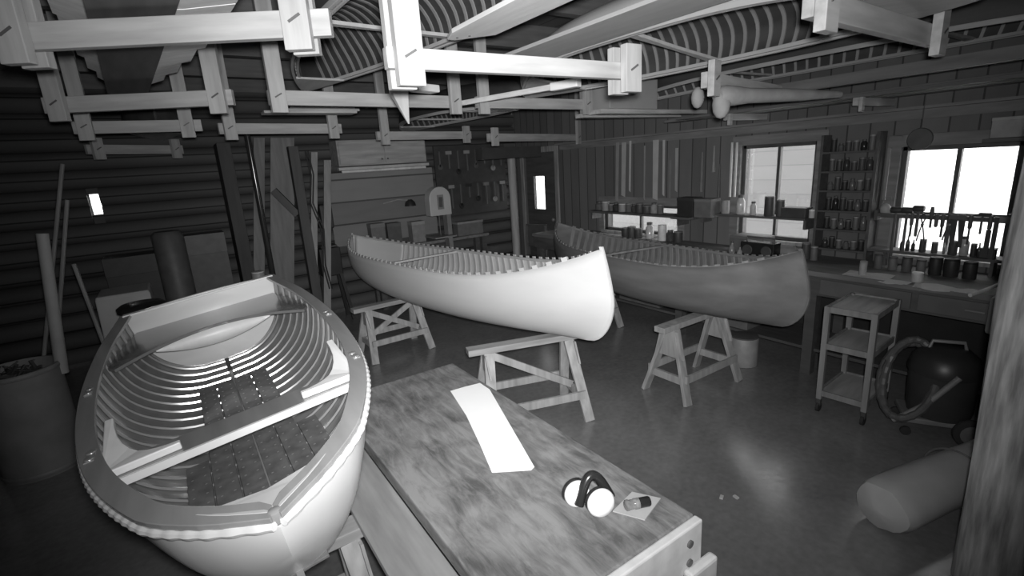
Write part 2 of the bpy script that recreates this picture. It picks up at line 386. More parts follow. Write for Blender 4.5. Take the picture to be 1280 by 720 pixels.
whitec = Canoe(4.46, .84, .46, .69, full=3.4, swp=4, Hf=.60)
canoe_white = wood('planed_cedar', .72, 'y', var=.05, scale=5, bump=.02)
wc = make_canoe('canoe', 'bright bare cedar canoe hull on two sawhorses, rib tips standing along its edge', (2.03, 4.37, .585), (-.030, 0, .072), whitec,
           canoe_white, lightrib, lightrib, nrib=40, ribw=.038, ribtop=1.045, out=False, thwarts=(.12,), u0=-.9, u1=.9)
rows = []
for i in range(19):
    u = lerp(.62, .975, i / 18); rows.append([whitec.P(u, (j / 12) ** 1.5 * .99, -1, .024) for j in range(12, 0, -1)] + [whitec.P(u, (j / 12) ** 1.5 * .99, 1, .024) for j in range(13)])
MB().grid(rows).build('inner_lining', canoe_white, wc, smooth=True, solid=.003)
brownc = Canoe(3.35, .8, .42, .6, full=3.2, swp=4)
make_canoe('canoe', 'dull dark brown unfinished canoe hull behind the bright one, pointing at the utility cart', (3.57, 3.14, .60), (-.022, 0, -.17), brownc,
           wood('old_cedar_plank', .17, 'y', var=.25, scale=8, bump=.05), wood('old_rib', .26, 'z'), wood('old_rail', .24, 'y'), nrib=34, ribw=.04, ribtop=1.03, out=False, thwarts=(.1,), u0=-.88, u1=.88)

# ================================================================== sawhorses
def sawhorse(label, x, y, rz, L=.9, H=.6, sp=.5, beamw=.1, gus=.16, m=None, diag='X', rail=True, beam_over=.1, group=None):
    m = m or horsewood; t = thing('sawhorse', label, 'sawhorse', (x, y, 0), rz, group)
    MB().bx(-L / 2 - beam_over, L / 2 + beam_over, -beamw / 2, beamw / 2, H - .045, H).build('beam', pine if m is horsewood else m, t, bevel=.004)
    for sx in (-1, 1):
        ex = sx * (L / 2 - .05)
        for sy in (-1, 1):
            MB().bar((ex, sy * .035, H - .046), (ex + sx * .06, sy * sp / 2, .0), .075, .03, up=(0, 1, 0)).build('leg', m, t, bevel=.003)
        g = ex + sx * .028; k = sp / 2 - .035
        w0, w1 = .035 + k * .05 / H + .03, .035 + k * (gus + .05) / H + .03
        MB().prism([(g, -w0, H - .05), (g, w0, H - .05), (g + .012, w1, H - gus - .05), (g + .012, -w1, H - gus - .05)], (sx * .012, 0, 0)).build('gusset', m, t)
        zc = .17; yy = .035 + k * (1 - zc / H)
        MB().bx(ex + sx * .02, ex + sx * .045, -yy, yy, zc - .03, zc + .03).build('cross_rail', m, t)
    if rail:
        zc = .2; yy = .035 + (sp / 2 - .035) * (1 - zc / H)
        for sy in (-1, 1): MB().bx(-L / 2, L / 2, sy * (yy + .018), sy * (yy + .038), zc - .03, zc + .03).build('side_rail', m, t)
    if 'X' in diag or '/' in diag: MB().bar((-L / 2 + .08, -.0, H - .08), (L / 2 - .02, -.0, .2), .02, .055).build('brace', m, t)
    if 'X' in diag: MB().bar((L / 2 - .08, .022, H - .08), (-L / 2 + .02, .022, .2), .02, .055).build('brace', m, t)
    return t
sawhorse('pale wooden sawhorse under the near end of the bright canoe', 1.99, 2.84, -.30, L=.72, H=.625, sp=.5, diag='/', rail=True)
sawhorse('wooden sawhorse with crossed braces under the far end of the bright canoe', 1.72, 4.95, .03, L=.62, H=.56, sp=.46, diag='X')
sawhorse('worn plywood ended sawhorse under the near end of the dark canoe', 3.33, 2.38, .0, L=.66, H=.61, sp=.42, m=wood('horse_dull', .33, 'z'), diag='', gus=.22)
sawhorse('dim sawhorse under the far end of the dark canoe', 3.66, 4.05, -.1, L=.66, H=.57, sp=.42, m=wood('horse_dull', .33, 'z'), diag='X')

# ================================================================== the rowing boat
BO = thing('rowing_boat', 'varnished wooden rowing boat with white hull and flat transom, in the left foreground', 'boat', (.082, 1.178, 1.0), (0, -.123, 0))
BL = 2.64
def bh(s): return max(0, table([0, .05, .12, .3, .55, .8, 1], [0, .15, .29, .455, .54, .525, .437], s))
def bs(s): return .115 * (1 - s) ** 2 + .165 * s * s
def bk(s): return -.35 + .20 * max(0, 1 - s / .14) ** 2 + .07 * s ** 3
def BP(s, v, sg=1, inset=0):
    n = lerp(1.9, 2.7, min(1, s * 2.2)); k, sh = bk(s), bs(s)
    g = (1 - (1 - v) ** n) ** (1 / n) if v > 0 else 0
    w = max(0, bh(s) * g * (1 - .10 * (1 - v) ** 1.0) - inset * min(1, .2 + v * 4))
    y = s * BL + .16 * (1 - v) ** 2 * max(0, 1 - s / .2) - .05 * (1 - v) * s ** 4
    return Vector((sg * w, y, k + v * (sh - k) + inset * max(0, 1 - v * 2)))
def bgrid(s0, s1, ns, inset=0, v1=1.0, nv=14):
    rows = []
    for i in range(ns + 1):
        s = lerp(s0, s1, i / ns)
        rows.append([BP(s, v1 * (j / nv) ** 1.5, -1, inset) for j in range(nv, 0, -1)] + [BP(s, v1 * (j / nv) ** 1.5, 1, inset) for j in range(nv + 1)])
    return MB().grid(rows)
varn = wood('varnished_planking', .25, 'y', var=.18, scale=12, rough=.28, coat=.5, bump=.04)
varn2 = wood('varnished_rail', .33, 'y', var=.15, scale=12, rough=.25, coat=.6, bump=.02)
seatm = wood('varnished_seat', .2, 'x', var=.15, scale=10, rough=.2, coat=.7, bump=.02)
ribm = wood('varnished_rib', .28, 'x', var=.1, rough=.16, coat=1, bump=.02)
holly = mat('pale_maple', .8, .4, .06, 8); transm = wood('pale_transom', .62, 'x', var=.12, scale=6, rough=.25, coat=.6, bump=.02)
bgrid(0, 1, 48).build('hull', mat('white_hull_paint', .85, .35, .03, 3), BO, smooth=True, solid=.006)
bgrid(.012, .998, 48, .008).build('planking', varn, BO, smooth=True, solid=.004)
for i in range(24):
    s = lerp(.05, .965, i / 23); rows = []
    for ds in (-.0038, -.0025, .0025, .0038):
        ins = .012 if abs(ds) > .003 else .021
        rows.append([BP(s + ds, (j / 14) ** 1.5 * .97, -1, ins) for j in range(14, 0, -1)] + [BP(s + ds, (j / 14) ** 1.5 * .97, 1, ins) for j in range(15)])
    MB().grid(rows).build('rib', ribm, BO, smooth=True)
# transom board, closed from keel to the raised top edge
def transom(y, inset, crown):
    pts = [BP(1, (j / 14) ** 1.5, 1, inset) for j in range(15)]
    pr = [Vector((p.x, p.y + y, p.z)) for p in pts]; pl = [Vector((-p.x, p.y, p.z)) for p in pr[1:]]
    topr = pr[-1].x; top = [Vector((topr * math.cos(a), pr[-1].y, pr[-1].z + crown * math.sin(a))) for a in [PI * k / 10 for k in range(1, 10)]]
    return MB().prism(pr + top + pl[::-1], (0, .022, 0))
transom(-.024, .004, .03).build('transom', transm, BO, bevel=.003)
MB().bar((-.44, BL - .012, bs(1) + .012), (.44, BL - .012, bs(1) + .012), .05, .014).build('transom_cap', holly, BO, bevel=.004)
# gunwale cap, outer rub rail with its row of tacks
for sg in (-1, 1):
    rows = []
    for i in range(61):
        s = lerp(.0, 1, i / 60); p = BP(s, 1, 1); q = BP(min(1, s + .01), 1, 1); r = BP(max(0, s - .01), 1, 1)
        d = (q - r).normalized(); nrm = Vector((d.y, -d.x, 0)).normalized()
        a, b = p + nrm * .018, p - nrm * .045
        b.x = max(b.x, 0); a.x = max(a.x, 0)
        rows.append([Vector((sg * c.x, c.y, c.z + dz)) for c, dz in ((b, .0), (a, .0), (a, .016), (b, .018))])
    m = MB().grid(rows, True); k = len(m.v) - 4; m.f += [(3, 2, 1, 0), (k, k + 1, k + 2, k + 3)]
    m.build('gunwale', varn2, BO, bevel=.002)
    pts = []; tk = MB()
    for i in range(241):
        s = lerp(.0, 1, i / 240); p = BP(s, .96, 1); q = BP(min(1, s + .01), 1, 1); r = BP(max(0, s - .01), 1, 1)
        d = (q - r).normalized(); nrm = Vector((d.y, -d.x, 0)).normalized(); p = p + nrm * .016; pts.append(Vector((sg * p.x, p.y, p.z)))
    tk.tube(pts, [.0135 if (i // 2) % 2 else .0112 for i in range(241)], 8).build('rub_rail', holly, BO, smooth=True)
# floor boards with rivets
def inner_w(s, z):
    lo, hi = 0, 1
    for _ in range(20):
        m = (lo + hi) / 2
        if BP(s, m, 1, .022).z < z: lo = m
        else: hi = m
    return BP(s, lo, 1, .022).x
def rivet_mat():
    m = bpy.data.materials.new('riveted_floor_board'); m.use_nodes = True; n = m.node_tree; b = n.nodes['Principled BSDF']
    b.inputs['Coat Weight'].default_value = .5; b.inputs['Roughness'].default_value = .35
    tc = n.nodes.new('ShaderNodeTexCoord'); sp = n.nodes.new('ShaderNodeSeparateXYZ'); n.links.new(tc.outputs['Object'], sp.inputs[0])
    def M(op, a, bb=None, c=None):
        k = n.nodes.new('ShaderNodeMath'); k.operation = op
        for i, x in enumerate((a, bb, c)):
            if x is None: continue
            if isinstance(x, (int, float)): k.inputs[i].default_value = x
            else: n.links.new(x, k.inputs[i])
        return k.outputs[0]
    fx = M('SUBTRACT', M('FRACT', M('DIVIDE', sp.outputs[0], .045)), .5); fy = M('SUBTRACT', M('FRACT', M('DIVIDE', sp.outputs[1], .07)), .5)
    dx = M('MULTIPLY', fx, .045); dy = M('MULTIPLY', fy, .07)
    d = M('SQRT', M('ADD', M('MULTIPLY', dx, dx), M('MULTIPLY', dy, dy)))
    k = M('LESS_THAN', d, .0048)
    ns = n.nodes.new('ShaderNodeTexNoise'); ns.inputs['Scale'].default_value = 18; n.links.new(tc.outputs['Object'], ns.inputs['Vector'])
    v = M('MULTIPLY_ADD', k, .5, M('MULTIPLY_ADD', ns.outputs['Fac'], .2, .08))
    n.links.new(v, b.inputs['Base Color']); n.links.new(M('MULTIPLY', k, .6), b.inputs['Metallic'])
    return m
fb = rivet_mat(); fz = bk(.35) + .115
for k in range(8):
    x0 = -.36 + k * .09; ax = max(abs(x0), abs(x0 + .09))
    s0 = next((q / 100 for q in range(3, 42) if inner_w(q / 100, fz) > ax - .005), None)
    if s0 is None: continue
    MB().bx(x0 + .003, x0 + .087, s0 * BL, (.76 if 2 <= k <= 5 else .43) * BL, fz - .005, fz + .005).build('floor_board', fb, BO, bevel=.002)
rows = []
for i in range(21):
    s = lerp(.76, .95, i / 20); z = bk(s) + .03
    rows.append([Vector((-.012, s * BL, z)), Vector((.012, s * BL, z))])
MB().grid(rows).build('keelson', darkwood, BO, solid=.012)
# stern seat with a concave front edge, gleam on the planking painted as a pale strip under it
sz = .045; yb = BL - .03
def seat_front(x): return BL * .84 - .34 * (abs(x) / .5) ** 2.0
xs = [lerp(-.47, .47, i / 24) for i in range(25)]
front = [Vector((x, seat_front(x), sz)) for x in xs]
side = []
for s in [lerp(.72, .985, i / 8) for i in range(9)]: side.append(Vector((inner_w(s, sz), s * BL, sz)))
front = [p for p in front if abs(p.x) <= inner_w(min(.99, p.y / BL), sz)]
poly = front + [p for p in side if p.y > front[-1].y] ; poly += [Vector((-p.x, p.y, p.z)) for p in reversed([p for p in side if p.y > front[-1].y])]
MB().prism(poly, (0, 0, .018)).build('stern_seat', seatm, BO, bevel=.003)
rows = []
for x in [lerp(-.30, .30, i / 16) for i in range(17)]:
    y = seat_front(x) + .012; h = .10 * (1 - (abs(x) / .31) ** 2)
    rows.append([Vector((x, y, sz - .002 - h)), Vector((x, y, sz - .002))])
MB().grid(rows).build('planking_gleam_strip', holly, BO, smooth=True, solid=.008)
# rowing thwart with its pair of white knees
ts = .345; tz = bs(ts) - .075; tw = .115
hw = inner_w(ts, tz)
MB().bx(-hw, hw, ts * BL - tw, ts * BL + tw * .3, tz - .011, tz + .011).build('thwart', varn, BO, bevel=.004)
MB().bx(-hw, hw, ts * BL - tw - .012, ts * BL - tw, tz - .016, tz + .014).build('thwart_edge', holly, BO)
for sg in (-1, 1):
    X = hw - .004; Y = ts * BL; z = tz + .0115
    pts = [(X, Y - .095), (X + .0, Y + .25)] ; cur = [(X - .028 - .0 * k, Y + .25 - .0) for k in (0,)]
    for k in range(9):
        a = k / 8; cur.append((lerp(X - .03, X - .23, a ** 1.5), lerp(Y + .20, Y - .06, 1 - (1 - a) ** 2.4)))
    cur += [(X - .23, Y - .085)]
    pts = [Vector((sg * x, y, z + max(0, (y - Y)) * .22)) for x, y in pts + cur]
    MB().prism(pts, (0, 0, .028)).build('knee', holly, BO, bevel=.004)
    for s in (.33, .60):
        p = BP(s, 1, 1); b = MB()
        for dy in (-.025, .025): b.lathe((sg * (p.x - .015), s * BL + dy, p.z + .014), [(.014, 0), (.014, .008), (.008, .010)], 12)
        b.box((sg * (p.x - .015), s * BL, p.z + .018), (.028, .09, .004)).build('oarlock_socket', steel, BO, smooth=True)
# breasthook and foredeck at the bow
pts = [BP(s, 1, 1) for s in (.005, .02, .035, .05, .065)]
poly = [Vector((p.x * .9, p.y, p.z + .004)) for p in pts] + [Vector((0, .05 * BL, pts[2].z))] + [Vector((-p.x * .9, p.y, p.z + .004)) for p in reversed(pts)]
MB().prism(poly, (0, 0, .014)).build('breasthook', transm, BO, bevel=.002)
MB().lathe((0, .012, bs(0) - .03), [(.014, .01), (.018, .02), (.018, .044), (.012, .048)], 16).build('stem_cap', varn2, BO, smooth=True)
MB().bar((0, .05, bk(.03) - .01), (0, BL * .97, bk(1) - .01), .02, .03).build('keel', varn2, BO)
# horses and loose board under it
hx = -.02
for y, lab in ((1.75, 'low pale sawhorse carrying the bow half of the rowing boat'), (3.15, 'low pale sawhorse carrying the transom half of the rowing boat')):
    sawhorse(lab, .02, y, 0, L=.7, H=.585, sp=.4, diag='')
# ================================================================== the work bench in the foreground
def bench_mat(name, lo, hi):
    m = bpy.data.materials.new(name); m.use_nodes = True; n = m.node_tree; b = n.nodes['Principled BSDF']; b.inputs['Roughness'].default_value = .62
    tc = n.nodes.new('ShaderNodeTexCoord'); mp = n.nodes.new('ShaderNodeMapping'); mp.inputs['Scale'].default_value = (1, .22, 1); n.links.new(tc.outputs['Object'], mp.inputs['Vector'])
    a = n.nodes.new('ShaderNodeTexNoise'); a.inputs['Scale'].default_value = 26; a.inputs['Detail'].default_value = 8; a.inputs['Roughness'].default_value = .7; a.inputs['Distortion'].default_value = .6
    c = n.nodes.new('ShaderNodeTexNoise'); c.inputs['Scale'].default_value = 5; c.inputs['Detail'].default_value = 6
    n.links.new(mp.outputs[0], a.inputs['Vector']); n.links.new(tc.outputs['Object'], c.inputs['Vector'])
    ad = n.nodes.new('ShaderNodeMath'); ad.operation = 'MULTIPLY_ADD'; ad.inputs[1].default_value = .7; n.links.new(c.outputs['Fac'], ad.inputs[0]); n.links.new(a.outputs['Fac'], ad.inputs[2])
    r = n.nodes.new('ShaderNodeValToRGB'); r.color_ramp.elements[0].position = .66; r.color_ramp.elements[1].position = 1.0
    r.color_ramp.elements[0].color = (lo, lo, lo, 1); r.color_ramp.elements[1].color = (hi, hi, hi, 1)
    n.links.new(ad.outputs[0], r.inputs['Fac']); n.links.new(r.outputs['Color'], b.inputs['Base Color'])
    bp = n.nodes.new('ShaderNodeBump'); bp.inputs['Strength'].default_value = .3; bp.inputs['Distance'].default_value = .004
    n.links.new(ad.outputs[0], bp.inputs['Height']); n.links.new(bp.outputs['Normal'], b.inputs['Normal'])
    return m
BX0, BX1, BY0, BY1, BZ = .50, 1.19, .80, 2.48, .78
WB = thing('workbench', 'scarred thick topped wooden workbench in the foreground beside the rowing boat', 'workbench', ((BX0 + BX1) / 2, (BY0 + BY1) / 2, 0))
MB().bx(BX0, BX1, BY0 + .03, BY1, BZ - .06, BZ).build('bench_top', bench_mat('scarred_bench_top', .09, .26), WB, True, bevel=.006)
endm = mat('pale_end_board', .6, .7, .1, 20, bump=.1)
MB().bx(BX0 - .01, BX1 + .005, BY0, BY0 + .03, BZ - .17, BZ - .004).build('end_board', endm, WB, True, bevel=.006)
kb = mat('bolt_head', .1, .5)
for x, z in ((BX1 - .06, BZ - .06), (BX1 - .06, BZ - .13), (BX0 + .1, BZ - .09)):
    MB().lathe((x, BY0, z), [(.013, .0), (.013, -.006), (.008, -.008)], 12, 'y').build('bolt', kb, WB, True)
MB().bx(BX1 - .09, BX1 + .045, BY0 - .035, BY0 + .0, BZ - .27, BZ - .14).build('vise_jaw', endm, WB, True, bevel=.01)
for x in (BX0 + .06, BX1 - .06):
    for y in (BY0 + .1, BY1 - .1): MB().bx(x - .045, x + .045, y - .045, y + .045, 0, BZ - .06).build('leg', midwood, WB, True, bevel=.004)
for x in (BX0 + .06, BX1 - .06): MB().bx(x - .02, x + .02, BY0 + .14, BY1 - .14, .14, .23).build('stretcher', midwood, WB, True)
for y in (BY0 + .1, BY1 - .1): MB().bx(BX0 + .1, BX1 - .1, y - .02, y + .02, .14, .23).build('stretcher', midwood, WB, True)
MB().bx(BX0 + .02, BX1 - .02, BY0 + .14, BY1 - .14, .232, .25).build('lower_shelf', midwood, WB, True)
# the pale plank laid low between boat and bench
MB().bx(.36, .545, .96, 2.28, .5855, .612).build('plank', wood('pale_plank', .33, 'y', rough=.35), label='long pale plank lying low between rowing boat and workbench', cat='plank', bevel=.004)
# paper sheet: a long strip with a ragged far end
q = [at(563, 489, z=BZ), at(580, 484, z=BZ), at(600, 479, z=BZ), at(612, 487, z=BZ), at(668, 584, z=BZ), at(664, 588, z=BZ), at(615, 591, z=BZ), at(600, 556, z=BZ), at(583, 520, z=BZ)]
MB().prism([Vector((p.x, p.y, BZ + .0006)) for p in q], (0, 0, .0012)).build('paper_strip', mat('bright_paper', .95, .7, .02, 4), label='long bright white strip of paper lying on the workbench top', cat='paper')
# ear defenders: two cups lying face to face, headband looped behind them
p = at(741, 619, z=BZ + .05); EM = thing('ear_defenders', 'white cupped ear defenders with black headband on the workbench', 'ear defenders', (p.x, p.y, BZ), (0, 0, math.radians(-12)))
wp = mat('gloss_white_plastic', .95, .2, .02)
def cup(x0, y0, sg, r=1.0):
    pr = [(.043, 0), (.047, .008), (.046, .022), (.036, .034), (.014, .040)]
    o = MB().lathe((x0, y0, .048), [(a * r, sg * b) for a, b in pr], 28, 'y').build('ear_cup', wp, EM, smooth=True)
    MB().lathe((x0, y0 - sg * .0165, .048), [(.030, 0), (.042, sg * .002), (.046, sg * .008), (.044, sg * .016)], 28, 'y').build('cushion', plastic, o, smooth=True)
cup(.005, -.028, -1); cup(-.04, .045, -1, .95)
pts = []
for i in range(21):
    t = i / 20; a = PI * t
    pts.append(Vector((lerp(.062, -.052, t), lerp(-.01, .0, t) + .018 * math.sin(a), .03 + .085 * math.sin(a))))
MB().tube(pts, [.016] * 21, 10).build('headband', plastic, EM, smooth=True)
# pad with a small clear bottle on it
q = [at(766, 640, z=BZ), at(806, 651, z=BZ), at(826, 624, z=BZ), at(790, 616, z=BZ)]
MB().prism([Vector((p.x, p.y, BZ + .0005)) for p in q], (0, 0, .004)).build('paper_pad', mat('pale_pad', .4, .5), label='small pale pad on the workbench right of the ear defenders', cat='pad')
a = at(781, 633, z=BZ + .02); b = at(812, 627, z=BZ + .02); d = (b - a).normalized(); a.z = b.z = BZ + .0225
BT = thing('small_bottle', 'small clear bottle with black cap lying on the pale pad', 'bottle', (a.x, a.y, BZ + .0045))
MB().tube([a, a + d * .004, a + d * .012, a + d * .015, a + d * .03, a + d * .033, a + d * .048], [.012, .0175, .0175, .0155, .0155, .0175, .0175], 16).build('bottle_body', mat('smoky_plastic', .18, .1, .3, 60), BT, True, smooth=True)
MB().tube([a + d * .049, b - d * .004, b], [.0165, .0165, .014], 16).build('cap', plastic, BT, True, smooth=True)

# ================================================================== utility cart
CT = thing('utility_cart', 'three shelf wooden utility cart on casters in front of the wall bench', 'cart', (3.86, 1.40, 0), (0, 0, math.radians(4)))
cm = wood('cart_wood', .24, 'z'); cs = wood('cart_shelf', .38, 'x')
cx, cy = .225, .14
for z in (.14, .50, .77):
    MB().bx(-cx, cx, -cy, cy, z, z + .018).build('shelf', cs, CT, bevel=.003)
    r = MB().bx(-cx, cx, -cy - .012, -cy, z - .012, z + .03).bx(-cx, cx, cy, cy + .012, z - .012, z + .03).bx(-cx - .012, -cx, -cy, cy, z - .012, z + .03).bx(cx, cx + .012, -cy, cy, z - .012, z + .03)
    r.build('shelf_edge', cm, CT)
for sx in (-1, 1):
    for sy in (-1, 1):
        MB().bx(sx * cx - .018, sx * cx + .018, sy * (cy - .0) - .018, sy * (cy) + .018, .1, .80).build('post', cm, CT, bevel=.003)
        w = MB().bx(sx * cx - .015, sx * cx + .015, sy * cy - .014, sy * cy + .014, .05, .1).build('caster', darkm, CT)
        MB().lathe((sx * cx, sy * cy - .012, .036), [(.012, -.0), (.036, .002), (.036, .022), (.012, .024)], 16, 'y').build('wheel', rubber, w, smooth=True)

# ================================================================== weathered log post, right foreground
def log_post():
    rows = []
    for i in range(50):
        z = i / 49 * ZC; row = []
        for k in range(28):
            a = 2 * PI * k / 28
            r = .115 + .007 * math.sin(3 * a + z * 1.3) + .0035 * math.sin(11 * a + 2 * math.sin(z * 2.2)) + .005 * math.sin(z * 3 + a * 2)
            row.append(Vector((2.61 + r * math.cos(a), .37 + r * math.sin(a), z)))
        rows.append(row)
    return MB().grid(rows, True)
log_post().build('log_post', wood('barked_log', .42, 'z', var=.5, scale=34, bump=.6, rough=.8), smooth=True, label='rough weathered log post in the right foreground', cat='post')

# bolt of canvas on the floor, bottom right
CV = thing('canvas_roll', 'thick pale roll of canvas lying on the floor behind the log post', 'canvas roll', (3.09, .66, 0), (0, 0, math.radians(-14)))
rows = []
for i in range(25):
    x = lerp(-.52, .45, i / 24); e = min(1, (x + .52) / .07); rr = .128 * math.sqrt(max(.0, 1 - (1 - e) ** 2)) if e < 1 else .128
    rr = max(rr, .02); rows.append([Vector((x, (rr + .008 * math.sin(5 * x + k)) * math.cos(2 * PI * k / 20) * 1.1, max(0.001, .126 + (rr + .006 * math.sin(9 * x + 2 * k)) * math.sin(2 * PI * k / 20) * .97))) for k in range(20)])
m = MB().grid(rows, True); m.f += [tuple(range(20))[::-1], tuple(24 * 20 + k for k in range(20))]
m.build('roll', mat('pale_canvas', .42, .9, .08, 5, bump=.2), CV, smooth=True)
MB().tube([(.1, .148 * math.cos(a) * 1.04, .137 + .1365 * math.sin(a)) for a in [2 * PI * k / 24 for k in range(25)]], .006, 6).build('tie', grey(.15), CV)
# leaning small pale block behind the post
MB().box((2.72, .52, .42), (.05, .05, .20), (0, .1, .3)).build('wood_offcut', grey(.45), label='pale wood offcut standing on the canvas roll against the log post', cat='offcut') if False else None

# ================================================================== shop vacuum
VC = thing('shop_vacuum', 'dark shop vacuum with coiled hose on big rear wheels, right of the utility cart', 'vacuum cleaner', (3.93, .93, 0), (0, 0, math.radians(-60)))
vm = mat('vacuum_drum', .045, .45, .15); vg = mat('vacuum_grey', .2, .5)
MB().lathe((0, 0, .12), [(.12, 0), (.165, .01), (.175, .06), (.18, .28), (.185, .30)], 28).build('drum', vm, VC, smooth=True)
MB().lathe((0, 0, .42), [(.19, 0), (.19, .03), (.17, .10), (.12, .15), (.06, .165)], 28).build('motor_head', mat('vacuum_head', .03, .4), VC, smooth=True)
MB().tube([(-.1, 0, .55), (-.08, 0, .62), (.08, 0, .62), (.1, 0, .55)], .012, 8).build('handle', vg, VC, smooth=True)
MB().bx(-.2, .2, -.14, .14, .085, .125).build('chassis', vg, VC, bevel=.01)
for sy in (-.2,):
    for sx in (-.06, .16):
        pass
for y in (-.2, .2):
    w = MB().lathe((.12, y - .02, .095), [(.05, 0), (.09, .004), (.095, .012), (.095, .028), (.09, .036), (.05, .04)], 24, 'y').build('wheel', rubber, VC, smooth=True)
    MB().lathe((.12, y - .024, .095), [(.05, 0), (.06, .002), (.06, .046), (.05, .048)], 20, 'y').build('hub', grey(.14), w, smooth=True)
for y in (-.14, .14):
    MB().lathe((-.19, y - .012, .03), [(.01, 0), (.03, .003), (.03, .021), (.01, .024)], 14, 'y').build('caster', rubber, VC, smooth=True)
hp = []
for i in range(90):
    a = i / 89 * 2 * PI * 2.3 + .5; r = .25 + .03 * math.sin(i * .21)
    hp.append(Vector((-.20 + r * math.cos(a) * .55, -.06 + r * math.sin(a) * .62, .34 + .22 * math.sin(a + .5) + .04 * i / 89)))
rs = [.022 + (.004 if i % 2 else 0) for i in range(90)]
MB().tube(hp, rs, 10).build('hose', mat('vacuum_hose', .10, .4), VC, smooth=False)
MB().tube([(-.28, -.2, .12), (-.12, -.2, .26), (.02, -.2, .46)], .018, 10).build('wand', grey(.2), VC, smooth=True)
# ================================================================== overhead racks
def hanger(label, x0, y0, x1, y1, z, over0=.03, over1=.05, double=False, m=None, h=.085, drop=.09, short=''):
    """two boards hanging from the ceiling with a bar between them; the ends are where the photo shows the bar"""
    m = m or pine; mz = pine_z if m is pine else m
    a, b = at(x0, y0, z=z), at(x1, y1, z=z)
    L = (b - a).length; ang = math.atan2(b.y - a.y, b.x - a.x)
    t = thing('rack_hanger', label, 'rack hanger', (a.x, a.y, z - drop), (0, 0, ang), 'wooden rack hangers under the ceiling')
    MB().bx(-over0, L + over1, -.019, .019, drop - h / 2, drop + h / 2).build('crossbar', m, t, bevel=.003)
    top = ZC - z + drop
    for x in (.045, L - .045):
        top = .19 if ('R' if x > L / 2 else 'L') in short else ZC - z + drop
        MB().bx(x - .045, x + .045, -.058, -.020, 0, top).build('hanging_board', mz, t, bevel=.003)
        if double: MB().bx(x - .045, x + .045, .020, .058, 0, top).build('hanging_board', mz, t, bevel=.003)
        bo = MB()
        bo.bar((x - .02, -.0595, drop - .005), (x + .02, -.0595, drop + .018), .004, .008).build('bolt', kb, t)
    return t
hanger('brightest near rack hanger on the upper left, above the rowing boat', 10, 48, 392, 30, 2.40, -.02, .06, True)
hanger('bright near rack hanger with a doubled board, above the bench', 489, 73, 790, 90, 2.25, .02, .02, True, short='R', h=.066)
hanger('second rack hanger back on the left, between the dark and middle bays', 66, 132, 285, 122, 2.36, .04, .03)
hanger('second rack hanger back, left of the pointed canoe tip', 335, 122, 572, 128, 2.36, .0, .0)
hanger('rack hanger above the far end of the bright canoe', 595, 128, 735, 131, 2.36, .0, .03)
hanger('third rack hanger back over the dark left corner', 98, 160, 243, 157, 2.32)
hanger('third rack hanger back, above the tall boards', 278, 161, 420, 161, 2.30)
hanger('far rack hanger above the back wall lamp', 474, 170, 584, 169, 2.24, short='R')
hanger('far rack hanger above the white post', 612, 172, 722, 172, 2.17, short='L')
greyl = wood('dull_lumber', .42, 'x')
hanger('dull rack hanger with a sloping bar in front of the farther window', 880, 100, 1056, 128, 2.28, .0, .0, m=greyl, short='L')
hanger('dull rack hanger at the top right corner, nearer the log post', 1010, 4, 1165, 46, 2.33, .0, .0, m=greyl, short='L')
hanger('farthest small rack hanger in the dark left corner', 112, 187, 222, 187, 2.24, short='LR')


# ================================================================== canoes stored overhead, upside down, seen from below
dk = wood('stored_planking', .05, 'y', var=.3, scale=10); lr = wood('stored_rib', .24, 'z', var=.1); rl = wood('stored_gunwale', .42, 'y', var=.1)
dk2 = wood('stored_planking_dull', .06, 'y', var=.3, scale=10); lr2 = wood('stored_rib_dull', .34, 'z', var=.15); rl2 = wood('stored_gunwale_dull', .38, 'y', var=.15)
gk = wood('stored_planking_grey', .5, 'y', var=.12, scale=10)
def stored(label, x, y, z, rz, cn, tilt=0, roll=0, planks=dk, rib=lr, railm=rl, nrib=34, thw=(-.35, .3), deck=True, ribw=.02):
    return make_canoe('stored_canoe', label, (x, y, z + cn.D), (tilt, PI + roll, rz), cn, planks, rib, railm, nrib=nrib, ribw=ribw, thwarts=thw, decks=deck, u0=-.9, u1=.9)
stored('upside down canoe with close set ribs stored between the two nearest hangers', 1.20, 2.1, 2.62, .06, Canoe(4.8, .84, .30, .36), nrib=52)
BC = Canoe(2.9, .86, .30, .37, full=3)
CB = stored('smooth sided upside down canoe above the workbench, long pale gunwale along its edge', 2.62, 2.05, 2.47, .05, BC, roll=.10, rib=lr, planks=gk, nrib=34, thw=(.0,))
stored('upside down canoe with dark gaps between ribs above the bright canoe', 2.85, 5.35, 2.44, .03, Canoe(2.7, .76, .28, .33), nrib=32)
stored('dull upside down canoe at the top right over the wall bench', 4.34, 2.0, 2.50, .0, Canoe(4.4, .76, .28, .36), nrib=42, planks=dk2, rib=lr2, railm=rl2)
MB().grid([[p for p in row] for row in [[BC.P(-.97 + 1.94 * i / 40, (j / 12) ** 1.5 * .985, -1, .006) for j in range(12, 0, -1)] + [BC.P(-.97 + 1.94 * i / 40, (j / 12) ** 1.5 * .985, 1, .006) for j in range(13)] for i in range(41)]]).build('inner_planking', dk, CB, smooth=True)
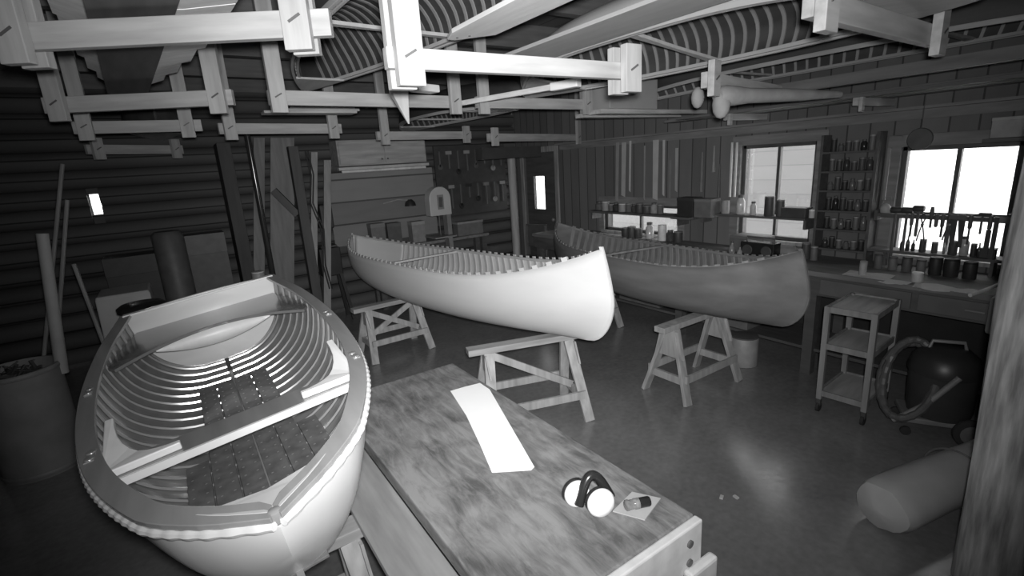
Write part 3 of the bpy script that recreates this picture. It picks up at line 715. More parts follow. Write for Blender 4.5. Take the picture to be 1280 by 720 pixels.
# the crosswise boarded form with a dark strip along its middle, upper left
CF = thing('boarded_form', 'pale crosswise boarded form with a dark strip along its middle, above the rowing boat', 'boarded form', (-.03, 3.0, 2.50), (0, 0, .055))
ext = [(y, e * .62) for y, e in [(-1.5, .42), (-1.1, .44), (-.7, .44), (-.3, .42), (.1, .38), (.45, .33), (.8, .26), (1.1, .17)]]
cbm = wood('cross_board', .85, 'x', var=.12)
for (y, e), y2 in zip(ext, [q[0] for q in ext[1:]] + [1.35]):
    pts = [Vector((-e * .8, 0, .06)), Vector((-e * .4, 0, .02)), Vector((0, 0, .0)), Vector((e * .6, 0, .02)), Vector((e * 1.25, 0, .06))]
    MB().grid([[p + Vector((0, y + .006, 0)) for p in pts], [p + Vector((0, y2 - .006, 0)) for p in pts]]).build('cross_board', cbm, CF, solid=.014)
MB().prism([(-.13, -1.55, -.012), (.13, -1.55, -.012), (.10, 1.5, -.012), (-.10, 1.5, -.012)], (0, 0, -.02)).build('dark_strip', wood('dark_strip', .10, 'y'), CF)
# pale pointed boards between the canoes, loose lumber rather than a shelf
pb = wood('pale_pointed_board', .75, 'y', var=.08, rough=.45)
for k, (tip, w, lab) in enumerate((((562, 50), .17, 'pale pointed board overhead, the one nearer the doubled hanger post'), ((628, 20), .2, 'pale pointed board overhead, the one nearer the smooth sided canoe'))):
    p = at(*tip, z=2.50); x, y = p.x, p.y; zz = 2.50 + .026 * k
    b = MB().prism([(x - .012, y, zz), (x + .03, y, zz), (x + w, y - .16, zz), (x + w, y - 1.5, zz), (x - .05, y - 1.5, zz), (x - .05, y - .12, zz)], (0, 0, .02))
    o = b.build('overhead_board', pb, label=lab, cat='board', bevel=.003, group='pale pointed boards overhead')
    for dx, dy in ((.01, -.06), (.05, -.11)): MB().lathe((x + dx, y + dy, zz - .001), [(.006, 0), (.006, -.003), (.003, -.004)], 8).build('screw', kb, o, True)
MB().bx(1.78, 2.09, .1, 2.75, 2.50, 2.52).build('overhead_board', wood('broad_grey_board', .42, 'y', var=.08), label='broad grey board lying overhead beside the smooth sided canoe', cat='board', bevel=.003)  # another loose board, not a shelf
# spar with a squared bright end
a, b = at(578, 129, z=2.35), at(724, 103, z=2.35); c = a + (b - a) * .8
SP = thing('spar', 'pale slender spar with a thick squared bright end, above the bright canoe', 'spar', (a.x, a.y, 2.33)); SP.name = 'hanging_spar'
MB().bar(a, c, .03, .035).build('shaft', pine_y, SP, True, bevel=.003); MB().bar(c, b, .055, .05).build('squared_end', holly, SP, True, bevel=.006)
p = at(531, 113, z=2.42)
MB().box((p.x, p.y, 2.432), (.20, .10, .05), (0, 0, .3)).build('wood_block', holly, label='small bright wood block overhead beside the canoe tip', cat='wood block', bevel=.008)
# low hanging pale stem piece
a, b = at(500, 96, z=2.38), at(509, 156, z=2.12)
MB().grid([[Vector((a.x - .05, a.y, 2.42)), Vector((a.x + .05, a.y, 2.42)), Vector((a.x + .05, a.y + .05, 2.42)), Vector((a.x - .05, a.y + .05, 2.42))],
           [Vector((a.x - .055, a.y, 2.3)), Vector((a.x + .04, a.y, 2.3)), Vector((a.x + .04, a.y + .045, 2.3)), Vector((a.x - .055, a.y + .045, 2.3))],
           [Vector((a.x + .02, a.y, 2.14)), Vector((a.x + .028, a.y, 2.14)), Vector((a.x + .028, a.y + .012, 2.14)), Vector((a.x + .02, a.y + .012, 2.14))]], True).build('hanging_stem_piece', pine_z, label='pale pointed stem piece hanging point down from the racks', cat='stem piece', bevel=.004)
# cardboard box on a loft shelf
gb = mat('cardboard', .30, .8, .06); p = at(812, 136, z=2.30)
MB().bx(p.x - .50, p.x + .12, p.y + .01, p.y + .40, 2.30, 2.56).build('cardboard_box', gb, label='plain grey cardboard box stored overhead above the windows', cat='box', bevel=.006)
MB().bx(p.x - .6, p.x + .9, p.y + .02, p.y + .16, 2.262, 2.298).build('loft_shelf', greyl, label='dull board under the overhead cardboard box', cat='board')
MB().bx(p.x - .5, p.x + .9, p.y + .34, p.y + .46, 2.262, 2.298).build('loft_shelf', greyl, label='second dull board under the overhead cardboard box, nearer the windows', cat='board')
# rolled canvas with a knobbed end
a, b = at(902, 120, z=2.20), at(1050, 118, z=2.20); d = (b - a); RC = thing('hanging_canvas_roll', 'tapered pale canvas roll with bulging tied end, overhead left of the farther window', 'canvas roll', (a.x, a.y, 2.1))
cvm = mat('stored_canvas', .3, .9, .15, 10, bump=.2)
MB().tube([a - d * .03, a - d * .01, a + d * .04, a + d * .10, a + d * .2, a + d * .6, b], [.04, .055, .06, .055, .045, .038, .02], 16).build('roll', cvm, RC, True, smooth=True)
MB().ball(a + Vector((.0, -.0, -.045)), .052, 12, (1, 1, 1.6)).build('bulge', cvm, RC, True, smooth=True)
p = at(872, 122, z=2.22); MB().ball(p, .05, 12, (.8, .8, 1.3)).build('hanging_bag', cvm, label='small pale cloth bag hanging beside the bulging canvas roll', cat='bag', smooth=True)
# long loft beams
for (q0, q1, z, lab) in (((1000, 108), (1290, 90), 2.30, 'long dull beam running over the two big windows'),):
    a, b = at(*q0, z=z), at(*q1, z=z)
    MB().bar((a.x, a.y + .2, z), (a.x, -.4, z), .07, .07).build('loft_beam', wood('dull_beam', .14, 'y'), label=lab, cat='beam')
MB().bx(XW - .03, XW, YF, 5.8, 2.03, 2.10).build('trim_1', wood('head_rail', .2, 'y'), kind='structure')
MB().bx(XW - .12, XW, YF, 5.8, 2.10, 2.12).build('trim_2', wood('head_rail', .2, 'y'), kind='structure')

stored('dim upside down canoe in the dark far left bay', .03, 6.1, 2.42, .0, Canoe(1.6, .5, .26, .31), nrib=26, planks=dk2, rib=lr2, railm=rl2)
for k, (dx, w) in enumerate(((0, .16), (.05, .14), (.02, .12))):
    a = at(318 + 6 * k, 140 + 6 * k, z=2.46)
    MB().bx(a.x + dx, a.x + dx + .75 - .1 * k, 4.55 + .05 * k, 4.55 + w + .05 * k, 2.40 + .024 * k, 2.421 + .024 * k).build('loft_board', wood('dull_lumber', .3, 'x'), label='short pale board lying overhead above the drill press, %s of three' % ('lowest', 'middle one', 'topmost')[k], cat='board', bevel=.003)

for k, (x, w, y0, y1, z, v) in enumerate(((4.30, .14, -.3, 3.3, 2.20, .12), (4.50, .16, -.2, 3.6, 2.20, .18), (4.68, .10, -.5, 3.0, 2.20, .09), (4.46, .12, .2, 1.9, 2.226, .14))):
    MB().bx(x - w / 2, x + w / 2, y0, y1, z, z + .024).build('loft_board', wood('loft_board_%02d' % round(v * 100), v, 'y'), label='long dull board lying overhead along the window wall, ' + ('nearest the room', 'the broad middle one', 'nearest the wall', 'on top of the others')[k], cat='board', bevel=.003)
for k, y in enumerate((.75, 1.72, 2.75)):
    t = thing('wall_bracket', 'short dark bracket under the overhead boards along the window wall, ' + ('nearest the log post', 'middle one', 'nearest the corner door')[k], 'bracket', (4.20, y, 2.12), 0, 'brackets on the window wall')
    MB().bx(0, .648, -.02, .02, .025, .079).build('crossbar', greyl, t, bevel=.003)
    MB().bx(.0, .045, -.045, -.021, -.02, .079).build('end_block', greyl, t, bevel=.003)
# ================================================================== the long wall bench and what is on it
WBN = thing('wall_bench', 'long dark workbench along the window wall', 'workbench', (4.5, 2.5, 0))
MB().bx(4.17, XW - .005, -.9, 5.7, .86, .90).build('bench_top', wood('old_bench_top', .16, 'y'), WBN, True, bevel=.004)
MB().bx(4.19, 4.22, -.88, 5.68, .70, .86).build('apron', darkwood, WBN, True)
for y in (-.8, .5, 1.9, 3.2, 4.5, 5.6):
    MB().bx(4.2, 4.28, y - .04, y + .04, 0, .86).build('leg', darkwood, WBN, True)
    MB().bx(4.74, 4.82, y - .04, y + .04, 0, .86).build('leg', darkwood, WBN, True)
for i, (y0, y1) in enumerate(((.56, 1.2), (1.22, 1.84), (1.98, 2.55), (2.57, 3.14))):
    d = MB().bx(4.175, 4.19, y0 + .01, y1 - .01, .72, .84).build('drawer', mat('drawer_front', .12, .6), WBN, True, bevel=.003)
    MB().tube([(4.16, (y0 + y1) / 2 - .05, .78), (4.16, (y0 + y1) / 2 + .05, .78)], .008, 8).build('handle', greym, d, True)
MB().bx(4.80, 4.83, -.85, 5.6, .0, .86).build('darkening_panel', mat('darkening_panel_black', .03, .9), WBN, True)  # near-black sheet added to darken the space under the bench
MB().bx(4.24, 4.79, -.85, 5.6, .2, .225).build('lower_shelf', darkwood, WBN, True)

def can(lab, x, y, z, r, h, v, cat='can', grp=None, lid=None, par=None):
    t = thing('can' if cat == 'can' else cat.replace(' ', '_'), lab, cat, (x, y, z), 0, grp)
    MB().lathe((0, 0, 0), [(r * .95, 0), (r, .004), (r, h - .006), (r * .97, h)], 16).build('body', grey(v), t, smooth=True)
    MB().lathe((0, 0, h), [(r * .9, 0), (r * .98, .002), (r * .98, .012), (r * .9, .014)], 16).build('lid', grey(lid if lid is not None else min(.8, v * 2 + .05)), t, smooth=True)
    return t
def jar(lab, x, y, z, r, h, v, cat='jar', grp=None):
    t = thing('jar' if cat == 'jar' else cat.replace(' ', '_'), lab, cat, (x, y, z), 0, grp)
    MB().lathe((0, 0, 0), [(r * .8, 0), (r, .01), (r, h * .68), (r * .62, h * .82), (r * .6, h * .88)], 16).build('body', mat('jar_glass_%02d' % round(v * 100), v, .12, .2, 20), t, smooth=True)
    MB().lathe((0, 0, h * .86), [(r * .66, 0), (r * .66, h * .14), (r * .5, h * .15)], 16).build('lid', grey(.1), t, smooth=True)
    return t
def bottle(lab, x, y, z, r, h, v, grp=None):
    t = thing('bottle', lab, 'bottle', (x, y, z), 0, grp)
    MB().lathe((0, 0, 0), [(r * .9, 0), (r, .01), (r, h * .55), (r * .4, h * .72), (r * .32, h * .92)], 14).build('body', mat('jar_glass_%02d' % round(v * 100), v, .12, .2, 20), t, smooth=True)
    MB().lathe((0, 0, h * .9), [(r * .38, 0), (r * .38, h * .1)], 12).build('cap', grey(.08), t, smooth=True)
    return t
def carton(lab, x, y, z, sx, sy, h, v, cat='box', rz=0, grp=None, name='box'):
    t = thing(name, lab, cat, (x, y, z), rz, grp)
    MB().bx(-sx / 2, sx / 2, -sy / 2, sy / 2, 0, h * .86).build('body', grey(v, .8), t, bevel=.003)
    MB().bx(-sx / 2 - .003, sx / 2 + .003, -sy / 2 - .003, sy / 2 + .003, h * .84, h).build('lid', grey(min(.8, v * 1.25), .8), t, bevel=.003)
    return t

# ---- tool rail across the nearest window
RX = 4.70
TR = thing('tool_rail', 'dark wooden tool rail across the nearest window, hung with hand tools', 'tool rack', (RX, 1.3, 1.30)); TR.name = 'wall_tool_rail'
MB().bx(RX - .03, RX + .03, .90, 1.68, 1.30, 1.325).build('rail', darkwood, TR, True)
MB().bx(RX + .03, RX + .04, .90, 1.68, 1.285, 1.34).build('back_strip', darkwood, TR, True)
for y in (.90, 1.68): MB().bx(RX - .03, XW - .001, y - .012, y + .012, 1.27, 1.35).build('bracket', darkwood, TR, True)
def hang(kind, px, ybot, lab, v=.05, w=1.0, ztop=None):
    p = at(px, 266, x=RX - .045); zb = at(px, ybot, x=RX - .045).z; y = p.y; X = RX - .045; zt = ztop or 1.34
    t = thing('hanging_' + kind.replace(' ', '_'), lab, kind, (X, y, zb), 0, 'hand tools on the window tool rail')
    dw = grey(v); hw = wood('tool_handle', .12, 'z')
    H = zt - zb
    if kind == 'mallet':
        MB().lathe((0, 0, 0), [(.008, 0), (.011, .02), (.009, H - .0)], 10).build('handle', hw, t, smooth=True)
        MB().lathe((0, -.035 * w, H + .018), [(.020, 0), (.024, .008), (.024, .062 * w), (.020, .07 * w)], 14, 'y').build('head', dw, t, smooth=True)
    elif kind == 'hammer':
        MB().bx(-.008, .008, -.006, .006, 0, H).build('handle', hw, t, bevel=.003)
        MB().bar((0, -.045, H + .008), (0, .02, H + .008), .022, .022).bar((0, .02, H + .008), (0, .05, H - .004), .018, .010).build('head', dw, t, bevel=.003)
    elif kind in ('chisel', 'screwdriver', 'file'):
        MB().lathe((0, 0, H - .10), [(.006, 0), (.012, .01), (.013, .07), (.010, .10)], 10).build('handle', hw, t, smooth=True)
        MB().bx(-.0025, .0025, -.007 * w, .007 * w, 0, H - .098).build('blade', dw, t)
    elif kind in ('pliers', 'scissors'):
        b = MB().tube([(0, -.003, H), (0, -.012, H * .8), (0, .004, H * .55), (0, .02, H * .15), (0, .024, 0)], .005, 8)
        b2 = MB().tube([(0, .003, H), (0, .012, H * .8), (0, -.004, H * .55), (0, -.02, H * .15), (0, -.024, 0)], .005, 8)
        b.build('handle', dw, t, smooth=True); b2.build('handle', dw, t, smooth=True)
        MB().lathe((-.008, 0, H * .6), [(.010, 0), (.010, .016)], 10, 'x').build('pivot', grey(.2), t)
    elif kind == 'square':
        MB().bx(-.008, .008, -.012, .012, 0, H * .98).build('stock', dw, t); MB().bx(-.001, .001, -.014 - .06 * w, -.011, H * .84, H * .98).build('blade', grey(.2), t)
    elif kind == 'hand saw':
        MB().prism([(0, -.012, H * .85), (0, .03, H * .85), (0, .008, 0), (0, -.01, 0)], (.002, 0, 0)).build('blade', dw, t)
        MB().prism([(-.008, -.02, H * .83), (-.008, .04, H * .85), (-.008, .03, H), (-.008, -.01, H)], (.018, 0, 0)).build('handle', hw, t, bevel=.004)
    return t
hang('mallet', 1120, 330, 'leftmost of the three round headed mallets on the window tool rail')
hang('mallet', 1134, 318, 'middle one of the three round headed mallets on the window tool rail')
hang('mallet', 1148, 296, 'rightmost of the three round headed mallets, standing tallest on the window tool rail', ztop=1.355)
hang('chisel', 1141, 296, 'thin chisel between the middle and right mallets on the window tool rail')
hang('pliers', 1155, 302, 'long pliers hanging just right of the right mallet')
hang('screwdriver', 1165, 285, 'short screwdriver right of the long pliers', ztop=1.39)
hang('screwdriver', 1172, 279, 'shortest screwdriver, hanging left of the open scissors')
hang('chisel', 1180, 297, 'narrow chisel hanging left of the open scissors')
hang('scissors', 1188, 301, 'open scissors hanging near the window mullion')
hang('hand saw', 1196, 308, 'small dark saw hanging against the window mullion, the left of two')
hang('hand saw', 1206, 310, 'small dark saw hanging against the window mullion, the right of two')
hang('file', 1215, 306, 'thin file hanging right of the two small saws', w=.8)
hang('hammer', 1229, 293, 'dark claw hammer hanging in the right half of the nearest window', w=1)
hang('file', 1240, 322, 'long broad file hanging toward the right edge of the nearest window', w=2.0)
hang('square', 1248, 325, 'long square hanging at the right edge of the nearest window')
# ledge under the rail with small things standing on it
LG = thing('wall_ledge', 'dark ledge along the foot of the nearest window', 'shelf', (4.72, 1.28, 1.02))
MB().bx(4.64, XW - .052, .86, 1.70, 1.02, 1.04).build('board', darkwood, LG, True)
for y in (.95, 1.6): MB().bx(4.70, XW - .052, y - .01, y + .01, .90, 1.02).build('bracket', darkwood, LG, True)
def led(px): return at(px, 318, x=4.70).y
L_ = [('bottle', 1126, .014, .10, .04, 'slim dark bottle at the left end of the window ledge'), ('bottle', 1133, .014, .12, .05, 'slim dark bottle second from the left on the window ledge'),
      ('bottle', 1140, .013, .09, .03, 'slim dark bottle third from the left on the window ledge'), ('can', 1152, .022, .085, .06, 'squat dark can right of the three slim bottles on the window ledge'),
      ('can', 1167, .020, .07, .08, 'small can in the middle left of the window ledge'), ('bottle', 1179, .010, .10, .2, 'thin pale bottle in the middle of the window ledge'),
      ('can', 1190, .028, .09, .07, 'wide dark can left of the pale glass jar on the window ledge'), ('jar', 1204, .028, .14, .45, 'pale round glass jar on the window ledge, brightest thing there'),
      ('can', 1216, .018, .08, .04, 'dark can just right of the pale glass jar'), ('bottle', 1223, .013, .10, .04, 'dark bottle right of the pale glass jar'), ('box', 1235, .04, .07, .06, 'small dark box at the right end of the window ledge')]
for k, px, r, h, v, lab in L_:
    y = led(px)
    if k == 'bottle': bottle(lab, 4.70, y, 1.04, r, h, v)
    elif k == 'can': can(lab, 4.70, y, 1.04, r, h, v)
    elif k == 'jar': jar(lab, 4.70, y, 1.04, r, h, v)
    else: carton(lab, 4.70, y, 1.04, .06, r * 2, h, v)
# things on the wall bench in front of the nearest window
def B(px, py): return at(px, py, z=.90)
for n, (px, py, sx, sy, rz, lab) in enumerate(((1085, 345, .2, .3, .1, 'pale crumpled paper on the wall bench, left of the white tub'), (1120, 354, .14, .14, -.2, 'pale paper sheet on the wall bench right beside the white tub'),
                              (1165, 360, .18, .2, .15, 'pale paper sheet on the wall bench in front of the dark pots'), (1200, 364, .12, .14, -.1, 'pale paper sheet at the near end of the wall bench'))):
    p = B(px, py); b = MB(); rows = []
    for i in range(6):
        rows.append([Vector((p.x + (i / 5 - .5) * sx, p.y + (j / 5 - .5) * sy + (i / 5 - .5) * rz * .2, .9012 + .006 * math.sin(i * 1.7 + n) * math.sin(j * 1.3 + n) + .006)) for j in range(6)])
    b.grid(rows).build('paper', mat('bench_paper', .5, .8, .05), label=lab, cat='paper', solid=.001)
p = B(1146, 352); can('small white tub on the wall bench among the papers', p.x, p.y, .90, .035, .055, .5, cat='tub', lid=.6)
p = B(1074, 346); can('pale upright tub at the far end of the bench papers', p.x + .05, p.y, .90, .025, .10, .35, cat='tub', lid=.3)
a, b = B(1212, 372), B(1245, 366)
MB().tube([(a.x, a.y, .915), ((a.x + b.x) / 2, (a.y + b.y) / 2, .93), (b.x, b.y, .95)], .012, 10).build('tube', grey(.6), label='short pale tube on the near end of the wall bench', cat='tube', smooth=True)
for px, r, h, v, lab in ((1098, .03, .10, .13, 'grey pot leftmost in the row at the back of the wall bench'), (1116, .03, .09, .16, 'grey pot second from the left at the back of the wall bench'), (1134, .032, .10, .10, 'dark pot under the tall mallets at the back of the wall bench'),
                         (1152, .03, .09, .15, 'grey pot in the middle of the row at the back of the wall bench'), (1170, .04, .12, .03, 'black pot right of the grey pots at the back of the wall bench'), (1190, .045, .12, .03, 'wide black pot below the pale glass jar'), (1214, .04, .11, .03, 'black pot at the near end of the row on the wall bench')):
    y = at(px, 330, x=4.58).y; can(lab, 4.58, y, .90, r, h, v, cat='pot', lid=v * .6)
# dark disc, pale lamp box, dark jacket and mask around the nearest window
p = at(1150, 174, x=4.60)
DK = thing('hanging_disc', 'round dark disc hanging over the top left corner of the nearest window', 'disc', (p.x, p.y, p.z))
MB().lathe((0, 0, 0), [(.02, -.012), (.075, -.01), (.08, 0), (.075, .01), (.02, .012)], 28, 'x').build('disc', grey(.09), DK, smooth=True)
MB().tube([(0, 0, .075), (0, 0, .30)], .003, 6).build('cord', grey(.1), DK)
p = at(1262, 186, x=4.55)
carton('pale grey box on the high shelf right of the nearest window', 4.66, p.y - .02, 1.86, .2, .26, .13, .3, name='box')
MB().bx(4.5, XW - .001, p.y - .45, p.y + .13, 1.835, 1.858).build('wall_shelf', darkwood, label='high dark shelf right of the nearest window', cat='shelf')
JK = thing('hanging_jacket', 'dark jacket hanging on the wall right of the nearest window', 'jacket', (4.72, .66, 1.0))
rows = []
for i in range(9):
    z = i / 8; wd = lerp(.17, .13, z) * (1 - .5 * max(0, z - .8) * 5 * .5); rows.append([Vector((.06 * math.cos(a) + .012 * math.sin(5 * a + z * 3), wd * math.sin(a) + .01 * math.sin(3 * a), z * .72)) for a in [2 * PI * k / 20 for k in range(20)]])
m = MB().grid(rows, True); m.f += [tuple(range(20))[::-1], tuple(160 + k for k in range(20))]
m.build('body', mat('jacket_cloth', .035, .9, .3), JK, smooth=True)
MB().tube([(0, .13, .68), (-.02, .17, .5), (-.03, .18, .25)], [.05, .05, .04], 10).build('sleeve', mat('jacket_cloth', .035, .9, .3), JK, smooth=True)
MB().tube([(0, -.13, .68), (-.02, -.17, .5), (-.03, -.18, .25)], [.05, .05, .04], 10).build('sleeve', mat('jacket_cloth', .035, .9, .3), JK, smooth=True)
for n, (px, y0, y1, v, lab) in enumerate(((1102, 172, 330, .25, 'pale slat hanging left of the nearest window, farther one'), (1112, 185, 250, .3, 'pale slat hanging against the nearest window frame'), (1116, 272, 335, .2, 'short pale slat hanging low left of the window ledge'))):
    a, b = at(px, y0, x=4.76), at(px, y1, x=4.76)
    MB().bx(4.755, 4.77, a.y - .012, a.y + .012, b.z, a.z).build('hanging_batten', wood('hanging_batten', v, 'z'), label=lab, cat='slat', bevel=.003)
p = at(1107, 262, x=4.72)
HM = thing('hanging_dust_mask', 'pale dust mask hanging left of the nearest window', 'dust mask', (4.72, p.y, p.z - .05))
MB().ball((0, 0, .05), .05, 12, (.6, .8, 1)).build('mask', grey(.4), HM, smooth=True); MB().tube([(.0, -.035, .06), (.02, -.02, .15), (.02, .02, .15), (0, .035, .06)], .003, 6).build('strap', grey(.2), HM)

# ---- shelves between the two big windows
SU = thing('wall_shelving', 'tall dark shelves between the two big windows, packed with small tins', 'shelves', (4.75, 1.95, .90))
for y in (1.73, 2.14): MB().bx(4.68, XW - .026, y - .01, y + .01, .90, 1.96).build('side', darkwood, SU, True)
ZS = [1.0, 1.17, 1.33, 1.50, 1.66, 1.82]
for z in ZS: MB().bx(4.68, XW - .026, 1.74, 2.13, z - .015, z).build('shelf', darkwood, SU, True)
rowname = ['lowest', 'second', 'third', 'fourth', 'fifth', 'top']
ordn = ['first', 'second', 'third', 'fourth', 'fifth', 'sixth', 'seventh', 'eighth', 'ninth', 'tenth', 'eleventh']
for i, z in enumerate(ZS):
    n = 6
    for j in range(n):
        y = 2.10 - (j + .5) / n * .34; h = random.uniform(.06, .12); v = random.choice([.03, .05, .07, .1, .14])
        tone = 'dark' if v < .09 else 'grey' if v < .17 else 'pale'
        if (i + j) % 3: can(f'{tone} tin {ordn[j]} from the left on the {rowname[i]} shelf up between the windows', 4.74, y, z, .022, h, v, cat='tin', grp='tins on the shelves between the windows')
        else: jar(f'{tone} jar {ordn[j]} from the left on the {rowname[i]} shelf up between the windows', 4.74, y, z, .023, h, v, grp='jars on the shelves between the windows')

# ---- shelf across the farther big window
WS = thing('wall_shelf', 'shelf across the farther big window, holding tubs and boxes', 'shelf', (4.72, 2.7, 1.24))
MB().bx(4.62, 4.80, 2.20, 3.30, 1.235, 1.255).build('board', darkwood, WS, True)
for y in (2.22, 3.28): MB().bx(4.66, XW - .026, y - .012, y + .012, 1.15, 1.235).build('bracket', darkwood, WS, True)
def s2(px): return at(px, 255, x=4.70).y
can('pale round tub at the left end of the window shelf', 4.70, s2(907), 1.255, .04, .12, .3, cat='tub', lid=.3)
jar('tall whitish jar left on the window shelf beside the mullion side', 4.70, s2(926), 1.255, .04, .19, .55)
jar('small whitish jar between the tall jar and the dark tins on the window shelf', 4.70, s2(942), 1.255, .03, .13, .5)
can('tall dark tin on the window shelf left of the mullion', 4.70, s2(962), 1.255, .045, .17, .06)
can('shorter dark tin on the window shelf against the mullion', 4.70, s2(976), 1.255, .035, .14, .08)
carton('long low dark box on the window shelf right of the mullion', 4.70, s2(996), 1.255, .12, .22, .09, .06)
can('small pale tub at the right end of the window shelf', 4.70, s2(1016), 1.255, .025, .06, .5, cat='tub')
for n, px in enumerate((915, 921)):
    a, b = at(px, 178, x=4.74), at(px, 240, x=4.74)
    MB().bx(4.74, 4.75, a.y - .009, a.y + .009, b.z - .05, a.z).build('hanging_batten', wood('hanging_slat_bright', .7, 'z'), label='narrow bright slat hanging left of the farther window, the %s of two' % ('left', 'right')[n], cat='slat')
# wall bench in front of it
carton('broad grey box on the wall bench under the farther window shelf', 4.66, at(940, 296, x=4.66).y, .90, .2, .34, .16, .12)
RD = thing('radio', 'black radio on the wall bench behind the dark canoe', 'radio', (4.42, at(950, 312, x=4.42).y, .90))
MB().bx(-.06, .06, -.16, .16, 0, .15).build('case', plastic, RD, bevel=.008)
for y in (-.09, .09): MB().lathe((-.062, y, .075), [(.05, 0), (.045, -.004), (.01, -.003)], 18, 'x').build('speaker', grey(.06), RD)
MB().tube([(0, -.13, .15), (0, -.13, .19), (0, .13, .19), (0, .13, .15)], .007, 8).build('handle', grey(.1), RD)
p = at(982, 300, x=4.60); m = MB().ball((4.60, p.y, .955), .1, 16, (.8, 1.3, .55)); m.build('cloth_heap', cloth, label='grey heap of cloth on the wall bench under the farther window', cat='cloth', smooth=True)
can('dark tin on the wall bench right of the cloth heap', 4.62, s2(1018), .90, .035, .13, .07)
can('grey tin on the wall bench near the shelves between windows', 4.60, s2(1030), .90, .03, .11, .14)
bottle('pale squeeze bottle on the wall bench left of the radio', 4.36, at(915, 312, x=4.36).y, .90, .03, .14, .22)
bottle('second pale squeeze bottle on the wall bench left of the radio', 4.36, at(925, 312, x=4.36).y, .90, .025, .10, .3)
MB().bx(4.2, 4.3, at(955, 327, x=4.25).y - .2, at(955, 327, x=4.25).y + .15, .901, .912).build('straightedge', grey(.5), label='pale straightedge on the wall bench edge behind the dark canoe', cat='straightedge')

# ---- farthest window: shelf of tins, hanging pale strips
W3 = thing('wall_shelf', 'long shelf across the farthest window, crowded with tins', 'shelf', (4.72, 4.2, 1.2))
MB().bx(4.60, 4.80, 3.55, 4.98, 1.185, 1.21).build('board', darkwood, W3, True)
for y in (3.57, 4.96): MB().bx(4.64, XW - .026, y - .012, y + .012, 1.10, 1.185).build('bracket', darkwood, W3, True)
y = 4.93
for j in range(11):
    r = random.uniform(.035, .06); y -= r + .008; h = random.uniform(.07, .13); v = random.choice([.05, .07, .12, .3])
    (can if j % 3 else jar)(f'{"pale" if v > .2 else "dark"} {"tin" if j % 3 else "jar"}, {ordn[j]} from the left on the farthest window shelf', 4.70, y, 1.21, r, h, v, cat='tin' if j % 3 else 'jar'); y -= r
for j, px in enumerate((782, 790, 798, 812, 828, 838, 848)):
    y = at(px, 285, x=4.70).y; v = (.06, .08, .06, .5, .7, .07, .06)[j]
    (jar if j in (3, 5) else can)(f'{"bright" if v > .2 else "dark"} container on the wall bench by the farthest window, {ordn[j]} from the left', 4.70, y, .90, .05, (.1, .12, .1, .2, .17, .13, .11)[j], v, cat='container')
for j, (px, y0, y1, wd, v) in enumerate(((772, 178, 252, .05, .35), (780, 178, 246, .07, .5), (788, 176, 240, .03, .6), (806, 182, 250, .02, .35), (820, 175, 250, .08, .55), (830, 175, 245, .03, .6), (838, 200, 250, .03, .25), (846, 185, 240, .035, .45))):
    a, b = at(px, y0, x=4.70), at(px, y1, x=4.70)
    MB().add([(4.70, a.y - wd / 2, a.z), (4.70, a.y + wd / 2, a.z), (4.69, b.y + wd / 2, b.z + .02), (4.69, b.y - wd / 2 * .7, b.z)], [(0, 1, 2, 3)]).build('hanging_strip', mat('pale_strip_%d' % (v * 100), v * .8, .6, .1), solid=.006,
        label=f'pale strip hanging in front of the farthest window, {ordn[j]} from the left', cat='strip', group='pale strips over the farthest window')
carton('dark square box on the wall bench right of the farthest window', 4.62, at(862, 250, x=4.62).y, 1.22, .16, .2, .2, .03)
carton('grey square box beside the dark one right of the farthest window', 4.62, at(884, 250, x=4.62).y, 1.22, .16, .2, .19, .14)
MB().bx(4.50, XW - .026, 3.28 + .04, 3.56, 1.19, 1.215).build('wall_shelf', darkwood, label='short shelf under the dark and grey square boxes', cat='shelf')
for j, (px, y0, y1, v) in enumerate(((878, 190, 240, .18), (893, 182, 215, .25), (900, 205, 258, .1))):
    a, b = at(px, y0, x=4.78), at(px, y1, x=4.78); MB().tube([(4.78, a.y, a.z), (4.78, a.y, b.z)], [.008, .02], 8).build('hanging_tool', grey(v), label=f'slender tool hanging between farther and farthest windows, {ordn[j]} from the left', cat='tool', smooth=True)

# ================================================================== back of the shop
BB = thing('back_bench', 'low cluttered bench against the log wall behind the bright canoe', 'workbench', (2.9, 6.75, 0))
MB().bx(2.15, 4.0, 6.60, 6.93, .82, .86).build('bench_top', midwood, BB, True)
for x in (2.23, 3.92):
    for y in (6.65, 6.86): MB().bx(x - .04, x + .04, y - .04, y + .04, 0, .82).build('leg', darkwood, BB, True)
WC = thing('wall_cabinet', 'wide pale cabinet high on the back log wall above a bright light tube', 'cabinet', (2.47, 6.8, 1.98))
MB().bx(1.86, 3.08, 6.62, 6.95, 1.98, 2.30).build('body', wood('cabinet_panel', .34, 'x'), WC, True, bevel=.004)
for x0, x1 in ((1.88, 2.46), (2.48, 3.06)):
    d = MB().bx(x0, x1, 6.605, 6.62, 2.0, 2.28).build('door', wood('cabinet_door', .38, 'x'), WC, True, bevel=.003)
    MB().ball(((2.43 if x0 < 2 else 2.51), 6.597, 2.05), .012, 8).build('knob', grey(.1), d, True)
TL = thing('wall_light_tube', 'long pale light tube under the high cabinet on the back wall', 'lamp', (2.47, 6.7, 1.90))
MB().bx(1.86, 3.12, 6.64, 6.72, 1.93, 1.965).build('housing', grey(.5), TL, True); MB().tube([(1.9, 6.68, 1.91), (3.08, 6.68, 1.91)], .018, 12).build('tube', grey(.7), TL, True, smooth=True)
